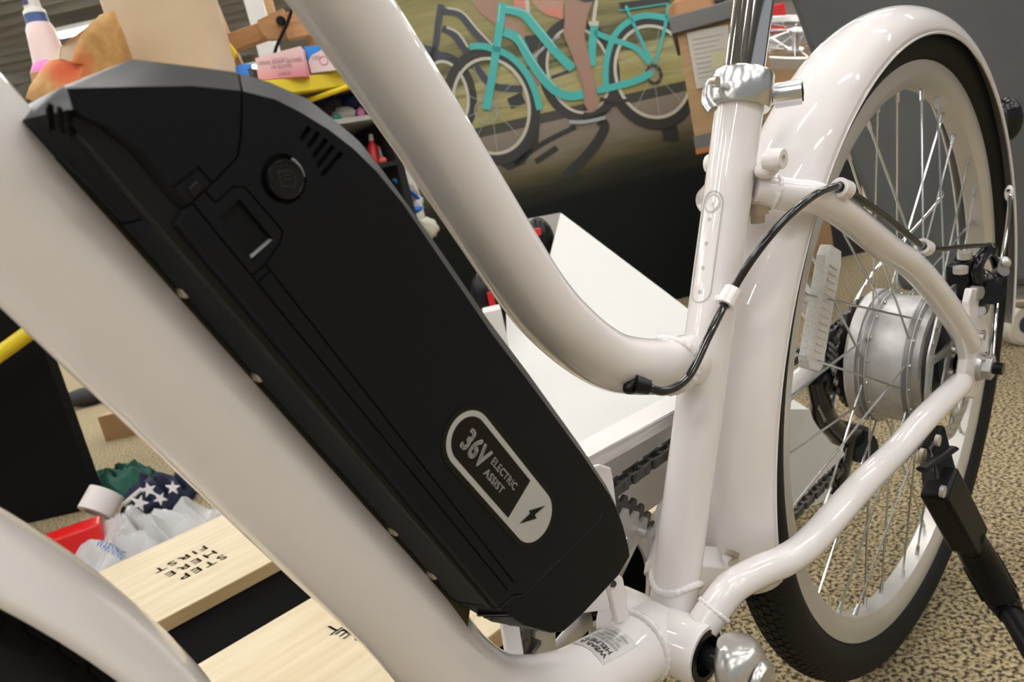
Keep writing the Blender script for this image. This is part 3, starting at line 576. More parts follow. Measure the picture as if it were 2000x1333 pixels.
wc = MB().prism([cw[0], cw[1], sp(1650, 866, uh(cw[1])[1]), sp(1580, 800, uh(cw[0])[1] + .03), sp(1500, 800, uh(cw[0])[1])], E2 * .16)
tag(wc.build('white_carton', WHC, None, smooth=False), 'white carton on the carpet seen through the rear wheel spokes', 'carton')
# ---- things on the carpet at the left
KC = sf(232, 858, 0); ku, kd2, _ = uh(KC)
tag(sbox(MB(), ku - .05, ku + .30, kd2, kd2 + .2, 0, .10).build('cardboard_carton', KRAFT, None, smooth=False), 'brown cardboard carton on the carpet just beyond the down tube', 'carton')
bt = sf(178, 792, 0); tu, td2, _ = uh(bt)
shoe = MB().sphere(bt + UP * .05, .09, 16, 10, (1.6, .6, .55), STORE); tag(shoe.build('black_shoe', mat('black_fabric', (.02, .02, .022), .7), None), 'small dark object lying far off on the carpet', 'shoe')
def heap(pts, base, height, mt, name, label, cat, seed, nu=28, nv=20, rough=1.0):
    """draped cloth/film: pts = 4 floor corners, raised crumpled sheet resting on the floor"""
    rnd = random.Random(seed); W = [(rnd.uniform(4, 14), rnd.uniform(4, 14), rnd.uniform(0, 6), rnd.uniform(.3, 1)) for _ in range(7)]
    P = [Vector(p) for p in pts]
    def fn(u, v):
        p = P[0].lerp(P[1], u).lerp(P[3].lerp(P[2], u), v); e = min(1, 4.5 * min(u, 1 - u, v, 1 - v)); e = e ** .6
        f = sum(a * (1 - abs(math.sin(u * fx + v * fy + ph))) for fx, fy, ph, a in W) / 4.0
        return p + UP * (base + height * e * (.55 + .45 * rough * (f - .5) * 2)) + E1 * .012 * math.sin(v * 17 + seed) * rough + E2 * .012 * math.sin(u * 13 + seed)
    return tag(MB().grid(fn, nu, nv).build(name, mt, None, solid=.002), label, cat)
heap([sf(178, 985, 0), sf(285, 965, 0), sf(300, 925, 0), sf(190, 955, 0)], .004, .10, mat('green_cloth', (.008, .085, .055), .8), 'green_cloth', 'dark green crumpled cloth on the carpet beside the black cabinet', 'cloth', 3)
NAVC = mat('navy_star_cloth', (.012, .016, .05), .8)
nvy = heap([sf(243, 1006, 0), sf(345, 996, 0), sf(400, 955, 0), sf(275, 955, 0)], .004, .085, NAVC, 'navy_cloth', 'navy cloth with white star shapes beside the plastic bag', 'cloth', 5)
for k, (px, py, s_) in enumerate(((290, 958, .02), (337, 954, .018), (272, 984, .022), (312, 975, .018))):
    c = sp(px, py, 1.74); P = [c + (E1 * math.cos(a) + UP * math.sin(a)) * (s_ if j % 2 == 0 else s_ * .4) for j, a in enumerate([math.pi / 2 + 2 * math.pi * j / 10 + k for j in range(10)])]
    MB().prism(P, E2 * .004).build('star', PAINTW, nvy, smooth=False)
tpc = sf(214, 1030, 0); tr = thing('tape_roll', 'white tape roll lying on its side next to the navy cloth', 'tape', None, (tpc.x, tpc.y, 0))
MB().lathe([(-.028, .030), (-.028, .042), (.028, .042), (.028, .030)], (0, 0, .066), (E2 * .62 + E1 * .40 + UP * .62), 40, closed=True).build('tape_band', mat('white_tape', (.72, .68, .66), .5), tr)
MB().lathe([(-.029, .026), (-.029, .031), (.029, .031), (.029, .026)], (0, 0, .066), (E2 * .62 + E1 * .40 + UP * .62), 30, closed=True).build('tape_core', mat('tape_core', (.45, .38, .36), .6), tr)
MB().tube([Vector((.05, .03, .03)), Vector((.10, .03, .05)), Vector((.13, .0, .02))], .007, 10).build('tape_tail', mat('white_tape', (.72, .68, .66), .5), tr)
rdx = sf(138, 1096, 0); tag(MB().box(rdx + UP * .035, (.16, .07, .07), STORE @ Matrix.Rotation(.45, 3, 'Z')).build('red_box', mat('red_box_plastic', (.66, .012, .012), .3), None, smooth=False, bevel=.006), 'bright red plastic box on the carpet against the black cabinet', 'box')
FILM = mat('clear_plastic_film', (.95, .96, .97), .10, trans=.45, alpha=.70, bump=(40, .4, .01), ior=1.2)
film = heap([sf(110, 1180, 0), sf(330, 1120, 0), sf(470, 1000, 0), sf(225, 1030, 0)], .006, .125, FILM, 'plastic_bag', 'crumpled clear plastic bag with a blue print behind the plank', 'bag', 11, 44, 36, 1.3)
vs, fs = textmesh('WARNING', .028, 1.0)
pa, pb_ = sp(186, 1066, 1.36), sp(224, 1087, 1.36); dx_ = (pb_ - pa).normalized(); dn_ = (UP - dx_ * UP.dot(dx_)).normalized()
MB().add([pa + dx_ * (v[0] * .42) + dn_ * v[1] for v in vs], fs).build('bag_print', mat('print_blue2', (.03, .16, .62), .4), film, smooth=False)
# ================================================================== THE BICYCLE
bike = thing('electric_bicycle', 'pearl white step-through electric bicycle with a black battery on its down tube', 'bicycle')
bike.location = (0, 0, HUBZ); bike.rotation_euler = (LEAN, 0, 0)
# ---- battery / down tube frame
BO = Vector((-0.70, 0, 0.26)); BA = Vector((0.44, 0, -0.898)).normalized(); BB_ = Vector((0.898, 0, 0.44)).normalized()
def q(s, w_, y): return BO + BA * (s * 0.001) + BB_ * (w_ * 0.001) + Vector((0, y * 0.001, 0))
def q2(p, y): return q(p[0], p[1], y)
# ---- frame tubes
dt = [(-0.846, 0, 0.49), (-0.815, 0, 0.455)] + [q(s, -6.5, 0) for s in (-150, -90, -20, 60, 130, 195)] + [(-0.5975, 0, 0.030), (-0.572, 0, -0.004), (-0.530, 0, -0.031), (-0.485, 0, -0.044), (-0.437, 0, -0.052)]
MB().tube(smoothpath(dt, 8), 0.0222, 40).build('down_tube', PAINT, bike)
DTAX = smoothpath(dt, 8)
ttpx = [(627, -55), (817, 225), (910, 370), (1040, 570), (1110, 648), (1176, 697), (1228, 714), (1295, 716), (1345, 705)]
tt = [(-0.855, 0, 0.585), (-0.74, 0, 0.53), (-0.665, 0, 0.445)] + [bk(x, y, 0) for x, y in ttpx]
MB().tube(smoothpath(tt, 8), 0.0172, 40).build('top_tube', PAINT, bike)
S0 = Vector((-0.4225, 0, -0.052)); S1 = bk(1448, 180, 0); SD = (S1 - S0).normalized()
MB().tube([S0, S1], 0.0157, 40).build('seat_tube', PAINT, bike)
MB().tube([(-0.865, 0, 0.45), (-0.80, 0, 0.62)], 0.021, 32).build('head_tube', PAINT, bike)
BBC = Vector((-0.437, 0, -0.052))
sh = MB().lathe([(-0.0365, 0.0172), (-0.0365, 0.0196), (-0.033, 0.0204), (0.033, 0.0204), (0.0365, 0.0196), (0.0365, 0.0172)], BBC, (0, 1, 0), 48, closed=True)
sh.build('bottom_bracket_shell', PAINT, bike)
cup = MB().lathe([(-0.0372, 0.0130), (-0.0372, 0.0171), (-0.02, 0.0171), (-0.02, 0.006), (-0.03, 0.006), (-0.03, 0.013)], BBC, (0, 1, 0), 40, closed=True)
for k in range(12):
    t = k * math.pi / 6; cup.box(BBC + Vector((math.cos(t) * 0.0135, -0.032, math.sin(t) * 0.0135)), (0.0022, 0.009, 0.0022))
cup.build('bottom_bracket_cup', BLK2, bike)
sspx = [(1472, 368, -.012), (1540, 380, -.028), (1597, 388, -.040), (1652, 420, -.046), (1728, 482, -.052), (1780, 518, -.057), (1830, 573, -.062), (1868, 628, -.0655), (1893, 676, -.067)]
ss = [bk(*p) for p in sspx]
cspx = [(1372, 1222, -.028), (1425, 1152, -.036), (1480, 1118, -.042), (1535, 1094, -.048), (1590, 1052, -.054), (1685, 946, -.058), (1755, 877, -.061), (1812, 812, -.064), (1880, 745, -.067)]
cs = [bk(*p) for p in cspx]
def mir(P): return [Vector((p[0], -p[1], p[2])) for p in P]
for sgn in (1, -1):
    P = ss if sgn == 1 else mir(ss)
    MB().tube(smoothpath(P, 8), [0.0108] * 64 + [0.009], 24).build('seat_stay', PAINT, bike)
    P = cs if sgn == 1 else [Vector((-.385, .036, -.052))] + mir(cs[3:])
    n = len(smoothpath(P, 8))
    MB().tube(smoothpath(P, 8), [0.0104] * (n - 1) + [0.0085], 24).build('chain_stay', PAINT, bike)
# dropout plates
def dropout(sy):
    pts = [bk(1866, 640, -.066), bk(1890, 628, -.066), bk(1902, 668, -.066), bk(1905, 700, -.066), bk(1912, 740, -.066), bk(1893, 778, -.066), bk(1868, 772, -.066), bk(1872, 740, -.066), bk(1878, 700, -.066)]
    b = MB().prism([Vector((p.x, sy * 0.0625, p.z)) for p in pts], (0, sy * 0.008, 0))
    if sy < 0:   # caliper mount lug rising behind the stay
        pts = [bk(1885, 680, -.066), bk(1884, 590, -.066), bk(1890, 563, -.066), bk(1903, 561, -.066), bk(1907, 600, -.066), bk(1922, 650, -.066), bk(1925, 690, -.066), bk(1912, 700, -.066)]
        b.prism([Vector((p.x, -0.0635, p.z)) for p in pts], (0, -0.006, 0))
    return b
dropout(-1).build('dropout', PAINT, bike, bevel=0.0015); dropout(1).build('dropout', PAINT, bike, bevel=0.0015)
# weld beads: lumpy rings where the tubes meet
def bead(center, axis, r, n=26, rr=0.0020, t0=0, t1=2 * math.pi, sway=None):
    ax = Vector(axis).normalized(); a = Vector((0, 1, 0)); a = (a - ax * a.dot(ax)).normalized(); c = ax.cross(a)
    P = []; R = []
    for k in range(n * 4 + 1):
        t = t0 + (t1 - t0) * k / (n * 4); off = sway(t) if sway else 0
        P.append(Vector(center) + ax * off + (a * math.cos(t) + c * math.sin(t)) * (r - .0009)); R.append(rr * .85 * (1 + 0.13 * math.sin(k * math.pi / 2 + 0.4) + random.uniform(-.05, .05)))
    return MB().tube(P, R, 8, caps=True)
bead(S0 + SD * 0.027, SD, 0.0168, 26, 0.0028, sway=lambda t: 0.004 * math.cos(2 * t)).build('weld_bead', PAINT, bike, angle=80)
TJ = bk(1340, 706, 0)
tdir = (Vector(tt[-2]) - TJ).normalized()
bead(TJ + tdir * 0.017, tdir, 0.0182, 26, 0.0026, sway=lambda t: -0.004 * math.cos(2 * t)).build('weld_bead', PAINT, bike, angle=80)
bead(BBC + Vector((-0.021, 0, 0.004)), (-1, 0, 0.15), 0.0226, 28, 0.003).build('weld_bead', PAINT, bike, angle=80)
d0 = (ss[1] - ss[0]).normalized(); bead(ss[0] + d0 * 0.014, d0, 0.0112, 18, 0.0022).build('weld_bead', PAINT, bike, angle=80)
bead(cs[0] + (cs[1] - cs[0]).normalized() * 0.012, (cs[1] - cs[0]), 0.0108, 18, 0.0022).build('weld_bead', PAINT, bike, angle=80)
# stay bridge and rack boss near the seat tube
for sy, ye in ((-1, .036), (1, .018)):
    bc_ = bk(1531, 310, -.036)
    MB().lathe([(0, .0026), (0, .0060), (.002, .0068), (.012, .0068), (.012, .0026), (.004, .0026)], Vector((bc_.x, sy * ye, bc_.z)), (0, -sy, 0), 28, closed=True).build('rack_boss', PAINT, bike)
MB().sphere(bk(1497, 332, -.022), 0.0075, 14, 8, (1.3, 1, .8)).build('weld_lump', PAINT, bike)
# bridge bolt under the stays holding the fender
b0 = bk(1478, 392, -.012); bd = Vector((0, 0, -1))
bo = MB().cyl(b0 + Vector((0, 0, .004)), b0, 0.0105, 20).cyl(b0, b0 - Vector((0, 0, .009)), 0.0082, 6).cyl(b0 - Vector((0, 0, .009)), b0 - Vector((0, 0, .015)), 0.0046, 14)
bo.build('fender_bolt', BRASS, bike, smooth=True)
# ---- seat post, clamp
MB().tube([S1 - SD * 0.02, S1 + SD * 0.22], 0.0131, 36).build('seat_post', CHROME, bike)
cl = MB().lathe([(-0.011, 0.0158), (-0.011, 0.0190), (-.0095, .0198), (0.0105, 0.0198), (0.0120, 0.0190), (0.0120, 0.0132)], S1 + SD * 0.0, SD, 48)
CLM = mat('polished_clamp', (.68, .68, .68), .26, 1.0); cl.build('seat_clamp', CLM, bike)
cb = S1 + Vector((0.020, -0.012, -0.002))
ear = MB().box(S1 + Vector((.0185, -.004, -.003)), (.014, .012, .015)); ear.build('clamp_ear', CLM, bike, bevel=.002)
A0 = bk(1500, 190, -.004); A1 = A0 + Vector((.42, -.907, .03)) * .0215
bn = MB().tube([A0, A0.lerp(A1, .25)], 0.0055, 20).tube([A0.lerp(A1, .2), A1], 0.0084, 28)
bn.build('barrel_nut', CLM, bike)
MB().tube([A0.lerp(A1, .93), A0.lerp(A1, 1.01)], 0.0062, 24).tube([A0.lerp(A1, 1.0), A0.lerp(A1, 1.05)], 0.0064, 24, caps=True).build('nut_end_cap', BLK2, bike)
MB().tube([A0.lerp(A1, 1.04), A0.lerp(A1, 1.065)], 0.0028, 6).build('hex_socket', mat('brass_insert', (.35, .30, .08), .35, .8), bike)
lev = [bk(1402, 160, .0), bk(1385, 165, .01), bk(1380, 195, .004), bk(1392, 215, -.004)]
MB().tube(smoothpath(lev, 6), 0.0020, 12, ell=(1, 1.8)).build('clamp_lever', CLM, bike)
# ---- seat tube light decal
fr = Vector((-1, 0, 0)); fr = (fr - SD * fr.dot(SD)).normalized(); sd = SD.cross(fr)    # facing forward
DB = S0 + SD * ((bk(1352, 590, 0) - S0).dot(SD))
def stp(x, y, dr=0.0):      # x metres around, y metres up the tube
    t = x / 0.0157; r = 0.0157 + 0.00025 + dr
    return DB + SD * y + (fr * math.cos(t) - sd * math.sin(t)) * r
LEN = (bk(1394, 372, 0) - bk(1352, 590, 0)).length
def ringpts(wd, ln, y0, n=16):
    P = []
    for k in range(n + 1): t = math.pi * k / n; P.append((wd * math.cos(t), y0 + ln - wd + wd * math.sin(t)))
    for k in range(n + 1): t = math.pi + math.pi * k / n; P.append((wd * math.cos(t), y0 + wd + wd * math.sin(t)))
    # densify straight sides
    return P
def strip2(b, outer, inner, fn):
    n = len(outer); b.add([fn(*p) for p in outer] + [fn(*p) for p in inner], [(k, (k + 1) % n, n + (k + 1) % n, n + k) for k in range(n)])
def dense(P, m=10):
    out = []
    for i in range(len(P)):
        a = P[i]; c = P[(i + 1) % len(P)]; L_ = math.hypot(c[0] - a[0], c[1] - a[1]); k = max(1, int(L_ / 0.004))
        for j in range(k): out.append((a[0] + (c[0] - a[0]) * j / k, a[1] + (c[1] - a[1]) * j / k))
    return out
ro = dense(ringpts(.0082, LEN, 0)); ri = [(p[0] * (.0072 / .0082), LEN / 2 + (p[1] - LEN / 2) * (1 - .001 / (LEN / 2))) for p in ro]
X0 = 0.0015
dec = MB(); strip2(dec, ro, ri, lambda x, y: stp(x + X0, y)); decal = dec.build('indicator_decal', GREYP, bike)
dots = MB()
for k in range(4):
    yy = LEN * (0.10 + 0.215 * k)
    dots.add([stp(X0 + .0014 * math.cos(t * math.pi / 8), yy + .0014 * math.sin(t * math.pi / 8)) for t in range(16)], [tuple(range(16))])
yy = LEN - .0085
bolt = [(0.0026, 0.0046), (-0.0022, 0.0002), (-0.0004, 0.0), (-0.0026, -0.0046), (0.0022, -0.0002), (0.0004, 0.0)]
disc = [stp(X0 + .0062 * math.cos(t * math.pi / 16), yy + .0062 * math.sin(t * math.pi / 16)) for t in range(32)]
dots.add(disc, [tuple(range(32))]); dots.build('indicator_dots', GREYP, decal)
lb = MB().add([stp(X0 + x * .9, yy + y * .9, .0002) for x, y in bolt], [(0, 1, 2), (2, 3, 4), (2, 4, 5), (0, 2, 5)]); lb.build('bolt_symbol', DECALW, decal, smooth=False)
# ---- rear wheel
def wheelprof_tyre(R=0.3045, r=0.0215, n=28):
    P = []
    for k in range(n):
        t = 2 * math.pi * k / n; rr = r * (1.0 + (0.03 if abs(math.sin(t) - .72) < .12 else 0)); P.append((rr * 1.02 * math.cos(t), R + rr * math.sin(t)))
    return P
tyre = MB().lathe(wheelprof_tyre(), (0, 0, 0), (0, 1, 0), 128, closed=True)
# tread blocks
for k in range(170):
    for j in range(-3, 4):
        t = 2 * math.pi * (k + (0.5 if j % 2 else 0)) / 170; ph = j * 0.27
        r = .3045 + .0215 * math.cos(ph); y = .0219 * math.sin(ph)
        c, s = math.cos(t), math.sin(t); rot = Matrix(((-s, 0, c), (0, 1, 0), (c, 0, s)))
        R2 = rot @ Matrix.Rotation(-ph, 3, 'X')
        tyre.box((c * r, y, s * r), (.0085, .0052, .0016), R2)
rt = tyre.build('rear_tyre', RUBBER, bike, angle=50)
rimprof = [(-0.0135, 0.2865), (-0.0140, 0.2752), (-0.0125, 0.2700), (-0.0085, 0.2635), (0.0085, 0.2635), (0.0125, 0.2700), (0.0140, 0.2752), (0.0135, 0.2865), (0.012, 0.2865), (0.011, 0.278), (-0.011, 0.278), (-0.012, 0.2865)]
rim = MB().lathe(rimprof, (0, 0, 0), (0, 1, 0), 128, closed=True).build('rear_rim', RIMM, bike, angle=25)
def spoke(y0, hub_r, dang, y1):
    a = Vector((hub_r, y0, 0)); t = math.radians(dang)
    e = Vector((math.cos(t) * .2645, y1, math.sin(t) * .2645)); d = (e - a).normalized()
    b = MB().tube([a + Vector((0, -0.003 if y0 < 0 else 0.003, 0)), a, a + d * .004, e - d * .012], [.0011, .0011, .0011, .00105], 7)
    b.tube([e - d * .013, e - d * .001], [.0019, .0022], 8)
    return b.mesh('spoke', True)
hubtab = [(-.0268, .0672, 25, -.003), (-.0268, .0672, -25, -.003), (.0125, .0650, 25, .003), (.0125, .0650, -25, .003)]
SPM = []
for t_ in hubtab:
    me = spoke(*t_); me.materials.append(STEEL); SPM.append(me)
PH = 6
for g, (base, off) in enumerate([(0, 0), (1, 20), (2, -20), (3, 0)]):
    for j in range(9):
        o = link('spoke', SPM[base], rim); o.rotation_euler = (0, math.radians(-(40 * j + off + PH)), 0)
# valve
# hub motor (lathe along Y)
hp = [(-.0400, .0), (-.0400, .020), (-.0385, .030), (-.0375, .052), (-.0350, .0595), (-.0300, .0605), (-.0298, .0690), (-.0230, .0695), (-.0225, .0655), (-.0190, .0645), (.0060, .0635), (.0090, .0645), (.0093, .0680), (.0155, .0680), (.0160, .0640), (.0185, .0655), (.0190, .0690), (.0270, .0690), (.0300, .0670), (.0330, .0600), (.0340, .0380), (.0360, .022), (.0360, 0)]
hub = MB().lathe(hp, (0, 0, 0), (0, 1, 0), 72).build('hub_motor', CASTALU, bike, angle=25)
for k in range(18):
    t = math.radians(20 * k + PH)
    for (y, r) in ((-.0305, .0670), (.0088, .0650)):
        MB().sphere((r * math.cos(t), y, r * math.sin(t)), .0021, 8, 6).build('spoke_head', STEEL, hub)
for y_ in (-.0264, .0124): MB().lathe([(y_ - .0022, .0686), (y_ - .0020, .0699), (y_ + .0020, .0699), (y_ + .0022, .0686)] if y_ < 0 else [(y_ - .0022, .0672), (y_ - .0020, .0684), (y_ + .0020, .0684), (y_ + .0022, .0672)], (0, 0, 0), (0, 1, 0), 72, closed=True).build('flange_band', mat('flange_grey', (.22, .22, .22), .4, .5), hub)
for k in range(6):
    t = math.radians(60 * k + 12); MB().cyl((.047 * math.cos(t), -.0415, .047 * math.sin(t)), (.047 * math.cos(t), -.0375, .047 * math.sin(t)), .0036, 10).build('cover_screw', DKSTEEL, hub)
MB().lathe([(-.0406, .012), (-.0406, .050), (-.0390, .054), (-.0375, .054)], (0, 0, 0), (0, 1, 0), 60).build('rotor_gap_shade', mat('gap_shade_dark', (.05, .05, .05), .45, .4), hub)  # dark disc added as the shade in the gap between rotor and hub
# brake rotor
ro_ = MB(); NA = 180
rows = [.0640, .0668, .0688, .0714, .0734, .0762, .0795]
def rp(i, r):
    t = 2 * math.pi * i / NA; wv = r + (.0012 * math.sin(t * 12) if r > .078 else (.0012 * math.sin(t * 12 + 1) if r < .065 else 0)); return (wv * math.cos(t), -.0485, wv * math.sin(t))
for i in range(NA):
    for j in range(6):
        if j in (1, 3) and (i % 6) in ((0, 1) if j == 1 else (3, 4)) : continue
        if j == 4 and (i % 6) in (0, 1) and (i // 30) % 2 == 0: continue
        ro_.add([rp(i, rows[j]), rp(i + 1, rows[j]), rp(i + 1, rows[j + 1]), rp(i, rows[j + 1])], [(0, 1, 2, 3)])
for k in range(6):
    t0 = math.radians(60 * k); t1 = t0 + math.radians(40)
    a = Vector((.022 * math.cos(t0), -.0485, .022 * math.sin(t0))); e = Vector((.0652 * math.cos(t1), -.0485, .0652 * math.sin(t1))); d = (e - a).normalized(); n_ = Vector((-d.z, 0, d.x))
    ro_.add([a + n_ * .005, a - n_ * .005, e - n_ * .0032, e + n_ * .0032], [(0, 1, 2, 3)])
ro_.build('brake_rotor', ALU, hub, smooth=False, solid=.0018)
car = MB().lathe([(-.0515, .012), (-.0515, .024), (-.0495, .026), (-.0475, .026), (-.04, .018)], (0, 0, 0), (0, 1, 0), 36)
car.build('rotor_carrier', ALU, hub)
for k in range(6):
    t = math.radians(60 * k + 5); MB().cyl((.022 * math.cos(t), -.0545, .022 * math.sin(t)), (.022 * math.cos(t), -.049, .022 * math.sin(t)), .0032, 12).build('rotor_bolt', STEEL, hub)
# cassette
def cog(r, y, teeth, th=.0022, rin=.02, depth=.0036):
    P = []
    for k in range(teeth * 4):
        t = 2 * math.pi * k / (teeth * 4); rr = r if k % 4 in (1, 2) else r - depth; P.append(Vector((rr * math.cos(t), y, rr * math.sin(t))))
    n = len(P); I = [Vector((p.x * rin / p.length if 0 else rin * math.cos(2 * math.pi * k / n), y, rin * math.sin(2 * math.pi * k / n))) for k, p in enumerate(P)]
    b = MB(); dv = Vector((0, th, 0))
    b.add(P + I + [p + dv for p in P] + [p + dv for p in I], [f for k in range(n) for f in ((k, (k + 1) % n, n + (k + 1) % n, n + k), (2 * n + k, 3 * n + k, 3 * n + (k + 1) % n, 2 * n + (k + 1) % n), (k, 2 * n + k, 2 * n + (k + 1) % n, (k + 1) % n), (n + k, n + (k + 1) % n, 3 * n + (k + 1) % n, 3 * n + k))])
    return b
cas = None
for k in range(7):
    b = cog([.060, .056, .050, .045, .041, .036, .031][k], .040 + k * .0038, [28, 26, 24, 22, 20, 18, 14][k])
    o = b.build('cassette' if k == 0 else 'sprocket', DKSTEEL, bike if k == 0 else cas, smooth=False)
    if k == 0: cas = o
# axle, nut
MB().tube([(0, -.0905, 0), (0, .09, 0)], .0058, 20).build('axle', GLOSSB, bike)
MB().lathe([(-.0750, .006), (-.0750, .0125), (-.0712, .0145), (-.0695, .0145), (-.0695, .006)], (0, 0, 0), (0, 1, 0), 30, closed=True).tube([(0, -.0825, 0), (0, -.0745, 0)], .0118, 6).build('axle_nut', ALU, bike, bevel=.0006)
MB().tube([(0, .0765, 0), (0, .0875, 0)], .0112, 6).build('axle_nut', ALU, bike)
# spoke reflector
ra, rb = bk(1622, 484, -.004), bk(1580, 722, -.004)
rd = (rb - ra).normalized(); rn = Vector((rd.z, 0, -rd.x))
L_ = (rb - ra).length; RP = [(0, -.011), (.010, -.015), (L_ - .006, -.015), (L_, -.010), (L_, .010), (L_ - .006, .015), (.010, .015), (0, .011)]
REFM = mat('clear_prismatic_plastic', [(0.35, (0.80, 0.80, 0.78)), (0.65, (0.95, 0.94, 0.91))], 0.10, noise=(420, 2), trans=0.35, bump=(900, .25, .0006))
refl = MB().prism([ra + rd * x + rn * y + Vector((0, -.005, 0)) for x, y in RP], (0, .009, 0)).build('spoke_reflector', REFM, bike, smooth=False, bevel=.001)
for k in range(14):
    c_ = ra + rd * (.016 + k * .0058) + Vector((0, -.0056, 0)); MB().box(c_, (.0012, .0010, .016), Matrix((rd, Vector((0, 1, 0)), rn)).transposed()).build('prism_rib', REFM, refl, smooth=False)
# ---- rear fender
fp = [(.0315 * math.cos(math.pi * k / 16), .3190 + .0270 * math.sin(math.pi * k / 16)) for k in range(17)]
FC = Vector((-.0135, 0, -.0125))
fen = MB().lathe(fp, FC, (0, 1, 0), 110, a0=math.radians(171), a1=math.radians(367)).build('rear_fender', PAINT, bike, angle=60, solid=.0016)
for s_ in (-1, 1):
    MB().tube([FC + Vector((  .3190 * math.cos(t), s_ * .0313, -.3190 * math.sin(t))) for t in [math.radians(171 + 196 * k / 110) for k in range(111)]], .0014, 8).build('fender_edge', PAINT, fen)
# tail light
tl = bk(1962, 235, 0); MB().sphere(tl + Vector((.004, 0, 0)), .024, 20, 14, (.55, .8, 1.15)).build('tail_reflector', GLOSSB, bike)
# fender stay wires
sw_ = [bk(1969, 372, -.034), bk(1972, 385, -.036), bk(1968, 440, -.046), bk(1950, 560, -.064), bk(1937, 700, -.074)]
MB().tube(smoothpath(sw_, 6), .0022, 10).build('fender_stay', CHROME, bike)
MB().sphere(bk(1971, 378, -.034), .006, 14, 10, (.8, .8, 1.6)).build('stay_clip', PAINT, bike)
sw2 = mir(sw_); MB().tube(smoothpath(sw2, 6), .0022, 10).build('fender_stay', CHROME, bike)
for (px, py) in ((1921, 697), (1916, 655)):
    c_ = bk(px, py, -.075); MB().cyl(c_ + Vector((0, .012, 0)), c_ - Vector((0, .003, 0)), .0048, 18).build('dropout_bolt', CHROME, bike)
# front lower fender bracket
fb = MB().hexa([bk(1352, 1105, -.004), bk(1352, 1165, -.004), bk(1440, 1175, -.010), bk(1430, 1110, -.010)], [p + Vector((.004, .010, .012)) for p in (bk(1352, 1105, -.004), bk(1352, 1165, -.004), bk(1440, 1175, -.010), bk(1430, 1110, -.010))])
fb.build('fender_bracket', PAINTW, bike, bevel=.001)
MB().cyl(bk(1438, 1102, -.012), bk(1418, 1096, -.004), .0085, 20).build('bracket_boss', PAINTW, bike)
MB().cyl(bk(1434, 1103, -.014), bk(1427, 1100, -.010), .0035, 10).build('bracket_bolt', ALU, bike)
MB().cyl(bk(1431, 1077, -.012), bk(1428, 1086, -.012), .0055, 6).build('bracket_nut', BRASS, bike)
# ---- crank
CK = mat('polished_crank', [(.3, (.52, .51, .49)), (.7, (.70, .69, .66))], .28, .8, noise=(90, 4))
MB().tube([BBC + Vector((0, -.062, 0)), BBC + Vector((0, .06, 0))], .0072, 20).build('crank_spindle', BLK2, bike)
kc = BBC + Vector((0, -.060, 0)); kd = Vector((-.10, -.10, -1)).normalized(); ks = kd.cross(Vector((0, 1, 0))).normalized()
ck = MB()
secs = [(-.0205, .006, .010), (-.0180, .013, .0125), (-.010, .0185, .0135), (0, .0200, .0135), (.012, .0190, .0125), (.03, .0135, .0085), (.06, .0125, .0072), (.12, .012, .0068), (.17, .0125, .007), (.178, .008, .006)]
loops = []
for (t, hw, hd) in secs:
    loops.append([kc + kd * t + ks * (hw * math.cos(a)) + Vector((0, hd * math.sin(a) - (.004 if t > .02 else 0), 0)) for a in [2 * math.pi * k / 24 for k in range(24)]])
ck.loft(loops).build('crank_arm', CK, bike)
MB().lathe([(-.0165, .0), (-.0165, .010), (-.0135, .0125), (-.012, .0125)], kc, (0, 1, 0), 24).build('crank_cap', CK, bike)
# ---- chainring, chain guard, chain
ring = cog(.0715, .0440, 32, .003, .052, .006).build('chain_ring', ALU, bike, smooth=False)
big = cog(.0800, .0500, 40, .003, .062, .005)
bigo = big.build('outer_chain_ring', DKSTEEL, bike, smooth=False)
for o in (ring, bigo): o.location = BBC
for k in range(5):
    t = math.radians(72 * k + 40); e = BBC + Vector((.060 * math.cos(t), .046, .060 * math.sin(t))); s_ = BBC + Vector((.012 * math.cos(t), .050, .012 * math.sin(t)))
    MB().tube([s_, e], [.010, .0075], 14, ell=(.35, 1), upv=(0, 1, 0)).build('spider_arm', ALU, bike)
    MB().cyl(e + Vector((0, -.009, 0)), e + Vector((0, 0, 0)), .003, 12).build('ring_bolt', ALU, bike)
def chainpath():
    P = []
    for k in range(0, 33):
        t = math.radians(92 + 186 * k / 32); P.append(BBC + Vector((.0770 * math.cos(t), .0515, .0770 * math.sin(t))))
    top = P[0]; bot = P[-1]
    up = [top.lerp(Vector((-.004, .052, .036)), k / 26) for k in range(26, 0, -1)]
    dn = [bot.lerp(Vector((.045, .058, -.135)), k / 30) for k in range(1, 31)]
    return up + P + dn
cp = chainpath()
# resample at half pitch
acc = [cp[0]]; want = .0127
i = 0; pos = cp[0]
for j in range(1, len(cp)):
    while (cp[j] - acc[-1]).length >= want:
        seg_ = cp[j] - cp[j - 1]; d = (cp[j] - acc[-1]); acc.append(acc[-1] + d.normalized() * want)
ch = MB()
for k in range(len(acc) - 1):
    a, b_ = acc[k], acc[k + 1]; d = (b_ - a).normalized(); n_ = d.cross(Vector((0, 1, 0))).normalized(); off = .0040 if k % 2 else .0026
    for s_ in (-1, 1):
        y = Vector((0, s_ * off, 0)); mid = (a + b_) / 2; hw = .0056
        pts = [a - d * .003 + n_ * hw * .7, a - d * .0042, a - d * .003 - n_ * hw * .7, mid - n_ * hw * .62, b_ + d * .003 - n_ * hw * .7, b_ + d * .0042, b_ + d * .003 + n_ * hw * .7, mid + n_ * hw * .62]
        ch.prism([p + y for p in pts], (0, s_ * .0011, 0))
    ch.tube([a + Vector((0, -.0055, 0)), a + Vector((0, .0055, 0))], .0024, 8)
ch.build('chain', DKSTEEL, bike, smooth=False)
